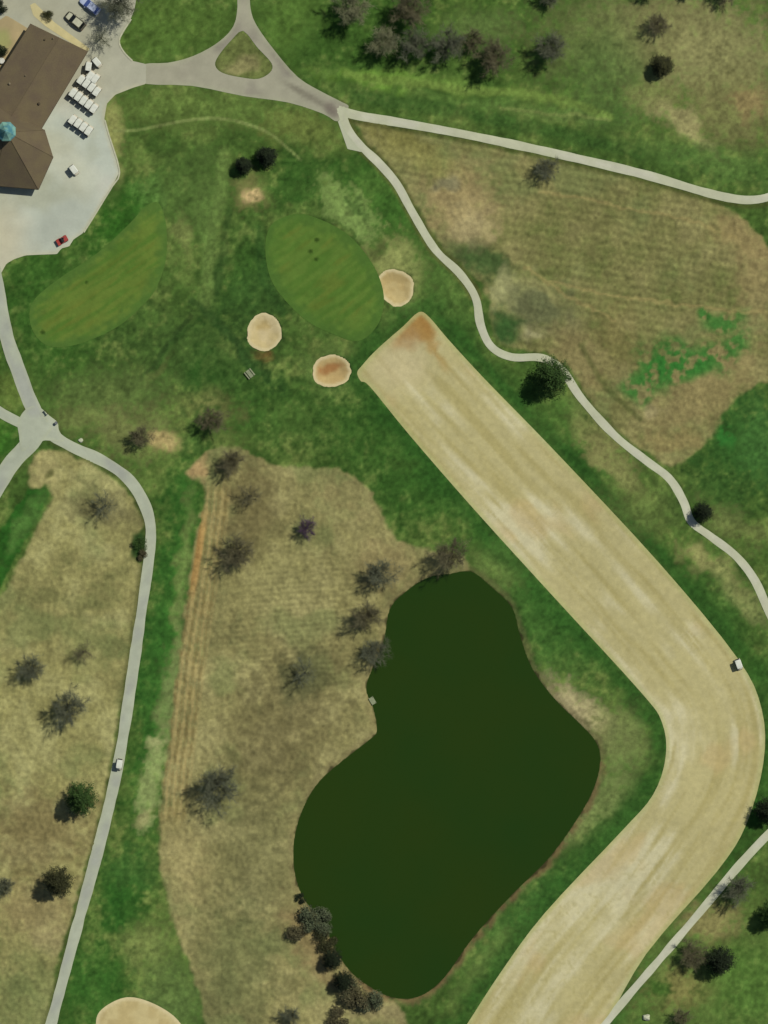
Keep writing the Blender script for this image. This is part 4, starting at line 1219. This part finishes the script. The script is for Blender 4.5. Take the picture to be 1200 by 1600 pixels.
G = 'bare trees of the grove north of the cart path'
T = [
    # grove beyond the north path
    (548, 14, 30, 'bud', 'twig_bud', 'bare_tree', 'budding bare tree at the clubhouse end of the grove'),
    (640, 14, 32, 'bud', 'twig_brown', 'bare_tree', 'large brown bare tree at the back of the grove'),
    (602, 66, 26, 'bud', 'twig_bud', 'bare_tree', 'rounded tan budding tree in the front row of the grove'),
    (650, 72, 26, 'bud', 'twig_grey', 'bare_tree', 'grey brown budding tree second in the front row of the grove'),
    (698, 74, 28, 'bud', 'twig_grey', 'bare_tree', 'wide grey budding tree third in the front row of the grove'),
    (738, 62, 22, 'bare', 'twig_brown', 'bare_tree', 'smaller brown tree crowded behind the last front tree of the grove'),
    (772, 88, 30, 'bud', 'twig_brown', 'bare_tree', 'pinkish brown tree at the far end of the grove front row'),
    (862, 76, 26, 'bud', 'twig_grey', 'bare_tree', 'lone dark bare tree standing just past the grove'),
    (858, -2, 18, 'bare', 'twig_grey', 'bare_tree', 'small bare tree behind the lone tree past the grove'),
    (1026, 38, 20, 'bare', 'twig_brown', 'bare_tree', 'small brown bare tree above the dark evergreen on the dry slope'),
    (1010, -12, 16, 'bare', 'twig_brown', 'bare_tree', 'brown bare tree on the crest of the dry slope beside the lawn'),
    (1076, -14, 14, 'bare', 'twig_grey', 'bare_tree', 'little grey bare tree between two others on the slope crest'),
    (1130, -10, 20, 'bare', 'twig_brown', 'bare_tree', 'wider brown bare tree at the far end of the slope crest'),
    (1034, 104, 17, 'dark', 'needle_olive', 'evergreen_tree', 'small dark evergreen tree on the dry slope'),
    # by the clubhouse and green
    (381, 259, 14, 'dark', 'needle_dark', 'evergreen_tree', 'narrower black green evergreen of the pair above the bare sand patch'),
    (417, 245, 16, 'dark', 'needle_dark', 'evergreen_tree', 'broader black green evergreen of the pair above the bare sand patch'),
    (184, 6, 30, 'bud', 'twig_grey', 'bare_tree', 'grey green budding tree shading the car park edge'),
    (158, 60, 20, 'thin', 'twig_grey', 'bare_tree', 'thin bare tree between the car park and the clubhouse gable'),
    # north-east field and winding path
    (852, 264, 21, 'bare', 'twig_grey', 'bare_tree', 'lone bare tree in the dry field below the pale path'),
    (862, 589, 30, 'con', 'needle', 'evergreen_tree', 'large round green evergreen against the winding path'),
    (1098, 800, 16, 'con', 'needle_dark', 'evergreen_tree', 'dark evergreen overhanging the winding path near its lower end'),
    # south of the junction
    (330, 656, 24, 'bare', 'twig_brown', 'bare_tree', 'dark bare tree on the lawn just above the middle tan field'),
    (222, 684, 20, 'bare', 'twig_brown', 'bare_tree', 'bare tree on the lawn beside the sandy bare patch'),
    (362, 720, 24, 'bare', 'twig_brown', 'bare_tree', 'brown bare tree at the top corner of the middle tan field'),
    (392, 775, 22, 'thin', 'twig_brown', 'bare_tree', 'thin bare tree below the corner tree in the middle tan field'),
    (374, 862, 31, 'bare', 'twig_brown', 'bare_tree', 'spreading bare tree beside the orange mowing rows'),
    (480, 826, 18, 'bare', 'twig_purple', 'bare_tree', 'small purple tinged tree alone in the middle tan field'),
    (595, 898, 27, 'bare', 'twig_grey', 'bare_tree', 'grey bare tree first of the row on the pond bank'),
    (574, 960, 28, 'bare', 'twig_brown', 'bare_tree', 'brown bare tree in the middle of the row on the pond bank'),
    (584, 1018, 25, 'bare', 'twig_grey', 'bare_tree', 'pale bare tree last of the row leaning over the pond'),
    (706, 866, 30, 'bare', 'twig_brown', 'bare_tree', 'brown bare tree at the north tip of the pond'),
    (476, 1052, 24, 'thin', 'twig_grey', 'bare_tree', 'faint thin bare tree inland of the pond bank row'),
    (340, 1226, 38, 'bare', 'twig_grey', 'bare_tree', 'widest bare tree standing alone in the lower middle tan field'),
    (456, 1584, 18, 'bare', 'twig_grey', 'bare_tree', 'small bare tree below the dark evergreens at the pond foot'),
    # west field
    (52, 1044, 24, 'bare', 'twig_grey', 'bare_tree', 'dark bare tree upper of the pair in the west tan field'),
    (108, 1106, 32, 'bare', 'twig_grey', 'bare_tree', 'wide bare tree lower of the pair in the west tan field'),
    (130, 1018, 20, 'thin', 'twig_brown', 'bare_tree', 'faint thin tree above the pair in the west tan field'),
    (165, 790, 24, 'thin', 'twig_grey', 'bare_tree', 'faint thin tree near the top of the west tan field'),
    (128, 1247, 27, 'con', 'needle', 'evergreen_tree', 'dense dark evergreen beside the long cart path'),
    (92, 1376, 24, 'con', 'needle_olive', 'evergreen_tree', 'brownish evergreen farther along the long cart path'),
    (8, 1382, 17, 'bare', 'twig_grey', 'bare_tree', 'bare tree beyond the brownish evergreen in the west field'),
    # south-east corner
    (1152, 1386, 27, 'bare', 'twig_grey', 'bare_tree', 'bare tree close to the thin straight path'),
    (1082, 1492, 25, 'bare', 'twig_brown', 'bare_tree', 'brown bare tree paired with a dark evergreen by the thin path'),
    (1124, 1500, 24, 'con', 'needle_dark', 'evergreen_tree', 'dark evergreen paired with a brown bare tree by the thin path'),
    (1204, 1428, 22, 'con', 'needle', 'evergreen_tree', 'green evergreen off the thin path beyond the close bare tree'),
    (1200, 1266, 22, 'con', 'needle_dark', 'evergreen_tree', 'dark evergreen tucked between the fairway bend and the thin path'),
    (1066, 1588, 16, 'bare', 'twig_brown', 'bare_tree', 'small bare tree near the pale boulder'),
    # pond foot
    (520, 1498, 17, 'con', 'needle_dark', 'evergreen_tree', 'upper dark evergreen of the clump at the pond foot'),
    (537, 1531, 17, 'con', 'needle_dark', 'evergreen_tree', 'lower dark evergreen of the clump at the pond foot'),
    (468, 1404, 7, 'shrub', 'needle_dark', 'shrub', 'tiny dark shrub at the upper end of the pond foot thicket'),
    (487, 1436, 17, 'shrub', 'shrub_grey', 'shrub', 'grey green shrub in the pond foot thicket'),
    (506, 1440, 15, 'shrub', 'shrub_grey', 'shrub', 'pale shrub hanging over the water in the pond foot thicket'),
    (463, 1454, 13, 'shrub', 'shrub_brown', 'shrub', 'brown shrub on the field side of the pond foot thicket'),
    (512, 1470, 14, 'shrub', 'needle_olive', 'shrub', 'olive shrub just above the clump of dark evergreens'),
    (558, 1556, 18, 'shrub', 'shrub_brown', 'shrub', 'brown shrub below the clump of dark evergreens'),
    (580, 1566, 15, 'shrub', 'shrub_grey', 'shrub', 'grey shrub at the very foot of the pond'),
    (545, 1545, 13, 'shrub', 'shrub_grey', 'shrub', 'grey green shrub squeezed between evergreens and brown shrub'),
    (530, 1592, 14, 'shrub', 'shrub_brown', 'shrub', 'brown shrub south of the dark evergreens away from the water'),
    (218, 850, 9, 'shrub', 'needle', 'shrub', 'small green shrub in the notch beside the long cart path'),
    (222, 868, 7, 'shrub', 'shrub_brown', 'shrub', 'small brown shrub in the notch beside the long cart path'),
    (-1, 82, 10, 'shrub', 'needle_dark', 'shrub', 'dark shrub at the edge of the tan patio'),
    (-2, 12, 9, 'shrub', 'needle_dark', 'shrub', 'dark round shrub beyond the tan patio'),
    (74, 24, 7, 'shrub', 'needle_olive', 'shrub', 'low olive shrub in the bed by the clubhouse walkway'),
]
for t in T:
    tree(*t, zs={'bud': 1.3, 'dark': 0.8}.get(t[3], 1.1))

# ------------------------------------------------------------------ golf carts
def copy_tree(o, parent=None):
    c = o.copy(); COL.objects.link(c); c.parent = parent
    for ch in o.children: copy_tree(ch, c)
    return c

def box_obj(name, dims, mat, parent, bevel=0.03):
    bm = bmesh.new()
    for d in (dims if isinstance(dims[0], tuple) else (dims,)): bm_box(bm, *d)
    if bevel: bmesh.ops.bevel(bm, geom=bm.edges[:], offset=bevel, segments=2, affect='EDGES', clamp_overlap=True)
    return link(name, bm_mesh(bm, name), M[mat], parent)

def wheel(parent, x, y, r_, w, s_):
    bm = bmesh.new(); bm_tube(bm, (x, y - w / 2, r_), (x, y + w / 2, r_), r_, r_, 14)
    bmesh.ops.bevel(bm, geom=[e for e in bm.edges if len(e.link_faces) == 2 and e.calc_face_angle(0) > 1], offset=.03, segments=1, affect='EDGES')
    o = link('wheel', bm_mesh(bm, 'wheel'), M['rubber'], parent)
    bm = bmesh.new(); yy = y + s_ * (w / 2 + .004); bm_tube(bm, (x, y, r_), (x, yy, r_), r_ * .55, r_ * .5, 10)
    link('rim', bm_mesh(bm, 'rim'), M['steel'], o)

def build_cart():
    c = empty('golf_cart', (0, 0, 0))
    # x forward; 2.35 m long, 1.2 m wide, 1.85 m tall
    bm = bmesh.new()
    sec = [(1.15, .42, .25, .52), (1.05, .5, .22, .66), (.8, .56, .2, .78), (.55, .57, .2, .84), (.48, .56, .2, .62), (.42, .55, .2, .34)]
    bm_loft(bm, [[(x, -w, z0), (x, w, z0), (x, w * .95, z1 - .06), (x, w * .75, z1), (x, -w * .75, z1), (x, -w * .95, z1 - .06)] for x, w, z0, z1 in sec])
    link('front_cowl', bm_mesh(bm, 'front_cowl'), M['cart_body'], c)
    box_obj('floor', (-.35, .45, -.55, .55, .22, .33), 'black_plastic', c, .01)
    box_obj('rear_body', ((-1.15, -.3, -.58, .58, .22, .62),), 'cart_body', c, .05)
    box_obj('seat', (-.55, 0.0, -.52, .52, .64, .80), 'seat_vinyl', c, .05)
    box_obj('backrest', (-.66, -.54, -.52, .52, .80, 1.2), 'seat_vinyl', c, .04)
    box_obj('bag_well', (-1.14, -.74, -.45, .45, .63, .74), 'black_plastic', c, .02)
    for sx_ in (.62, -.86):
        for sy_ in (-.5, .5):
            bm = bmesh.new(); bm_tube(bm, (sx_, sy_, .6), (sx_ - .1 * (1 if sx_ > 0 else -1.2), sy_, 1.78), .022, .022, 6)
            link('roof_post', bm_mesh(bm, 'roof_post'), M['steel'], c)
    bm = bmesh.new()
    bm_loft(bm, [[(x, -w, z), (x, -w * .8, z + .03), (x, w * .8, z + .03), (x, w, z), (x, w, z - .06), (x, -w, z - .06)] for x, w, z in ((-.96, .48, 1.80), (-.9, .56, 1.83), (-.5, .58, 1.86), (.4, .58, 1.86), (.72, .56, 1.83), (.8, .47, 1.79))])
    link('roof', bm_mesh(bm, 'roof'), M['cart_white'], c)
    bm = bmesh.new(); mt = Matrix.Translation((.6, 0, .84)) @ Matrix.Rotation(R(-8), 4, 'Y'); bm_box(bm, -.008, .008, -.47, .47, 0, .85, mt)
    link('windshield', bm_mesh(bm, 'windshield'), M['glass'], c)
    bm = bmesh.new()
    for i in range(12):
        a, b = 2 * math.pi * i / 12, 2 * math.pi * (i + 1) / 12
        q = Matrix.Translation((.25, .25, .98)) @ Matrix.Rotation(R(-35), 4, 'Y')
        bm_tube(bm, q @ Vector((math.cos(a) * .17, math.sin(a) * .17, 0)), q @ Vector((math.cos(b) * .17, math.sin(b) * .17, 0)), .015, .015, 5)
    bm_tube(bm, (.48, .25, .7), (.25, .25, .98), .018, .018, 5)
    link('steering_wheel', bm_mesh(bm, 'steering_wheel'), M['black_plastic'], c)
    for sx_ in (.78, -.76):
        for sy_ in (-1, 1): wheel(c, sx_, sy_ * .48, .23, .2, sy_)
    for sy_ in (-.3, .3): box_obj('headlight', (1.06, 1.13, sy_ - .09, sy_ + .09, .45, .53), 'trim', c, .015)
    return c
cart0 = build_cart()
cart_used = [False]
def cart(px, py, dpx, label, group=None, z=None):
    """dpx: heading in photo pixels (x right, y down)"""
    c = cart0 if not cart_used[0] else copy_tree(cart0)
    cart_used[0] = True
    x, y = W(px, py)
    c.location = (x, y, (H(px, py) + 0.03) if z is None else z)
    c.rotation_euler = (0, 0, math.atan2(-dpx[1], dpx[0]))
    if 'group' in c: del c['group']
    tag(c, label, 'golf cart', group)
    return c
row = Vector((.81, .58)); face = (.58, -.81)
rj = random.Random(5)
ORD = ('first', 'second', 'third', 'fourth', 'fifth')
for (cx_, cy_, n_, lb, gp) in ((139.5, 134, 4, 'the upper row of four', 'golf carts parked in the upper row of four'),
                               (131, 157.5, 5, 'the row of five', 'golf carts parked in the row of five'),
                               (126.5, 196, 4, 'the lower row of four', 'golf carts parked in the lower row of four')):
    for k in range(n_):
        u = (k - (n_ - 1) / 2) * 10.2
        j = rj.uniform(-.7, .7)
        cart(cx_ + row.x * u + face[0] * j, cy_ + row.y * u + face[1] * j, (face[0] + rj.uniform(-.03, .03), face[1]), 'white roofed golf cart, ' + ORD[k] + ' from the clubhouse wall in ' + lb, gp)
cart(152, 98, (.65, .76), 'single golf cart turned sideways at the head of the parked carts')
cart(139, 104, (.15, -1), 'single golf cart pointing toward the car park beside the sideways cart')
cart(141.5, 119, (.58, -.81), 'golf cart nearer the clubhouse wall in the short pair behind the upper row', 'short pair of parked golf carts')
cart(149.5, 123.5, (.58, -.81), 'golf cart farther from the clubhouse wall in the short pair behind the upper row', 'short pair of parked golf carts')
cart(116, 266, (.6, .8), 'single white roofed golf cart alone on the open pavement by the hipped roof')
cart(187, 1194, (-.16, 1), 'white golf cart driving on the long cart path')
cart(1154, 1038, (.35, 1), 'white golf cart parked on the outer edge of the fairway bend')

# ------------------------------------------------------------------ cars
def build_car(name, body, glassm, roofm, hoodm, L=4.6, Wd=1.8):
    c = empty(name, (0, 0, 0))
    hw = Wd / 2
    bm = bmesh.new()
    sec = [(-.5, .80, .35, .72), (-.48, .9, .25, .86), (-.40, .98, .2, .95), (-.2, 1.0, .18, .95), (.12, 1.0, .18, .93), (.22, 1.0, .18, .92), (.38, .97, .2, .84), (.46, .88, .24, .74), (.5, .7, .34, .62)]
    bm_loft(bm, [[(x * L, -hw * w, z0), (x * L, hw * w, z0), (x * L, hw * w, z1 - .18), (x * L, hw * w * .9, z1), (x * L, -hw * w * .9, z1), (x * L, -hw * w, z1 - .18)] for x, w, z0, z1 in sec])
    link('body', bm_mesh(bm, 'body', False), M[body], c)
    bm = bmesh.new()
    cs = [(-.42, .80, .93, .95), (-.30, .74, .93, 1.36), (-.08, .74, .93, 1.44), (.06, .72, .93, 1.40), (.24, .80, .91, .94)]
    bm_loft(bm, [[(x * L, -hw * .92 * (w / .8) ** .2, z0), (x * L, hw * .92 * (w / .8) ** .2, z0), (x * L, hw * w, z1), (x * L, -hw * w, z1)] for x, w, z0, z1 in cs])
    cab = link('cabin_glass', bm_mesh(bm, 'cabin_glass'), M[glassm], c)
    bm = bmesh.new()
    bm_loft(bm, [[(x * L, -hw * w, z), (x * L, hw * w, z), (x * L, hw * w * .94, z + .05), (x * L, -hw * w * .94, z + .05)] for x, w, z in ((-.31, .74, 1.345), (-.2, .755, 1.40), (-.06, .755, 1.435), (.065, .73, 1.395))])
    link('roof', bm_mesh(bm, 'roof'), M[roofm], c)
    bm = bmesh.new()
    bm_loft(bm, [[(x * L, -hw * w, z), (x * L, hw * w, z), (x * L, hw * w * .95, z + .025), (x * L, -hw * w * .95, z + .025)] for x, w, z in ((.25, .78, .915), (.36, .76, .855), (.44, .68, .76))])
    link('bonnet', bm_mesh(bm, 'bonnet'), M[hoodm], c)
    for sx_ in (.31, -.30):
        for sy_ in (-1, 1): wheel(c, sx_ * L, sy_ * (hw - .1), .33, .22, sy_)
    for sy_ in (-1, 1):
        box_obj('headlight', (.455 * L, .475 * L, sy_ * hw * .62 - .16, sy_ * hw * .62 + .16, .58, .70), 'trim', c, .02)
        box_obj('tail_light', (-.497 * L, -.478 * L, sy_ * hw * .66 - .14, sy_ * hw * .66 + .14, .62, .78), 'red_paint', c, .01)
        box_obj('mirror', (.13 * L, .16 * L, sy_ * (hw + .1) - .09, sy_ * (hw + .1) + .09, .92, 1.05), body, c, .02)
    return c
M['car_silver'] = noisy('car_silver_blue', (176, 186, 206), (164, 174, 196), 1.5, 0.3, spec=0.5)
M['car_olive'] = noisy('car_dark_olive', (74, 72, 56), (62, 60, 48), 1.5, 0.4, spec=0.4)
M['car_pale'] = noisy('car_pale_beige', (186, 186, 158), (174, 174, 148), 1.5, 0.4, spec=0.4)
cd = math.atan2(-.62, .78)
c1 = build_car('car', 'car_silver', 'glass_blue', 'car_silver', 'car_silver')
c1.location = (*W(141, 9), .035); c1.rotation_euler = (0, 0, cd + math.pi)
tag(c1, 'silver blue car with blue windows in the car park', 'car')
c2 = build_car('car', 'car_olive', 'glass_dark', 'car_pale', 'car_pale')
c2.location = (*W(118, 33), .035); c2.rotation_euler = (0, 0, cd + math.pi)
tag(c2, 'dark car with pale roof and bonnet parked by the clubhouse walkway', 'car')

# ------------------------------------------------------------------ small things
def utility_vehicle():
    c = empty('utility_vehicle', (*W(97.5, 375.5), .035), math.atan2(.5, .87))
    tag(c, 'small red utility vehicle at the lawn corner of the pavement', 'utility vehicle')
    box_obj('body', ((-.2, 1.15, -.62, .62, .3, .72),), 'red_paint', c, .08)
    box_obj('seat', (-.15, .3, -.5, .5, .72, .86), 'black_plastic', c, .04)
    box_obj('backrest', (-.24, -.16, -.5, .5, .74, 1.2), 'black_plastic', c, .03)
    box_obj('cargo_bed', ((-1.2, -.28, -.66, .66, .5, .58), (-1.2, -1.14, -.66, .66, .582, .86), (-.34, -.28, -.66, .66, .582, .86), (-1.138, -.342, -.66, -.6, .582, .86), (-1.138, -.342, .6, .66, .582, .86)), 'red_paint', c, 0)
    for sx_ in (.72, -.75):
        for sy_ in (-1, 1): wheel(c, sx_, sy_ * .56, .28, .22, sy_)
    bm = bmesh.new(); bm_tube(bm, (.62, .25, .7), (.4, .25, 1.0), .02, .02, 5); bm_tube(bm, (.39, .25, 1.0), (.41, .25, 1.03), .17, .17, 12)
    link('steering_wheel', bm_mesh(bm, 'steering_wheel'), M['black_plastic'], c)
utility_vehicle()

def picnic_table(px, py, ang):
    c = empty('picnic_table', (*W(px, py), H(px, py)), ang)
    tag(c, 'weathered pale picnic table on the lawn below the round bunker', 'table')
    for k in range(4):
        box_obj('top_plank', (-.85, .85, -.37 + k * .19, -.20 + k * .19, .72, .76), 'wood_pale', c, .006)
    for sy_ in (-.68, .68):
        box_obj('bench_seat', (-.85, .85, sy_ - .13, sy_ + .13, .42, .46), 'wood_pale', c, .006)
    for sx_ in (-.6, .6):
        bm = bmesh.new()
        for s_ in (-1, 1): bm_tube(bm, (sx_, s_ * .62, -.02), (sx_, s_ * .2, .72), .04, .04, 4)
        bm_box(bm, sx_ - .03, sx_ + .03, -.78, .78, .36, .418)
        link('leg_frame', bm_mesh(bm, 'leg_frame'), M['wood_pale'], c)
picnic_table(390, 584, math.atan2(-.75, .6))

def dock(px, py, ang):
    c = empty('dock', (*W(px, py), -0.5), ang)
    tag(c, 'tiny weathered wooden dock on the pond edge', 'dock')
    for k in range(8):
        box_obj('plank', (-.75 + k * .19, -.58 + k * .19, -.5, .5, .34, .385), 'wood_pale', c, .004)
    for sx_ in (-.6, .6):
        for sy_ in (-.42, .42):
            bm = bmesh.new(); bm_tube(bm, (sx_, sy_, -.6), (sx_, sy_, .6), .06, .05, 6); link('post', bm_mesh(bm, 'post'), M['bark'], c)
    for sy_ in (-.34, .34): box_obj('joist', (-.75, .75, sy_ - .03, sy_ + .03, .24, .338), 'wood_pale', c, 0)
dock(582, 1095, math.atan2(-.85, .5))

def boulder(px, py, r_, label, seed):
    rnd = random.Random(seed); bm = bmesh.new(); bmesh.ops.create_icosphere(bm, subdivisions=3, radius=r_)
    for v in bm.verts:
        n_ = v.co.normalized(); f = 1 + .18 * math.sin(3 * n_.x + seed) * math.cos(4 * n_.y) + .1 * math.sin(7 * n_.z + n_.x * 5)
        v.co = Vector((v.co.x * f, v.co.y * f * .85, v.co.z * f * .65))
    o = link('boulder', bm_mesh(bm, 'boulder', True), M['stone_pale'], None, (*W(px, py), H(px, py) + r_ * .3))
    tag(o, label, 'boulder')
boulder(1010, 1590, .8, 'pale rounded boulder on the grass outside the thin path', 2)
boulder(126, 688, .5, 'small pale stone beside the long path near the junction', 4)

def patio_table(px, py):
    c = empty('patio_table', (*W(px, py), .07)); tag(c, 'round white patio table on the tan patio', 'table')
    bm = bmesh.new(); bm_tube(bm, (0, 0, .7), (0, 0, .74), .62, .62, 20); link('table_top', bm_mesh(bm, 'table_top'), M['trim'], c)
    bm = bmesh.new(); bm_tube(bm, (0, 0, .03), (0, 0, .7), .05, .05, 8); link('pedestal', bm_mesh(bm, 'pedestal'), M['steel'], c)
    bm = bmesh.new(); bm_tube(bm, (0, 0, 0), (0, 0, .03), .32, .3, 14); link('base', bm_mesh(bm, 'base'), M['steel'], c)
patio_table(3, 95)

def bin_(px, py, label):
    c = empty('litter_bin', (*W(px, py), H(px, py) + .055)); tag(c, label, 'bin')
    bm = bmesh.new(); bm_tube(bm, (0, 0, 0), (0, 0, .85), .27, .3, 12); link('drum', bm_mesh(bm, 'drum'), M['black_plastic'], c)
    bm = bmesh.new(); bm_tube(bm, (0, 0, .85), (0, 0, .92), .33, .28, 12); link('lid', bm_mesh(bm, 'lid'), M['steel'], c)
bin_(88, 661, 'dark litter bin on the corner of the path junction')

def sign(px, py, ang, label):
    c = empty('notice_board', (*W(px, py), H(px, py)), ang); tag(c, label, 'sign')
    for sx_ in (-.42, .42):
        bm = bmesh.new(); bm_box(bm, sx_ - .05, sx_ + .05, -.05, .05, -.2, 1.35); link('post', bm_mesh(bm, 'post'), M['door_brown'], c)
    box_obj('board', (-.55, .55, .052, .10, .7, 1.3), 'door_brown', c, .01)
sign(73, 644, math.atan2(-.85, .6), 'blank brown notice board beside the path junction')
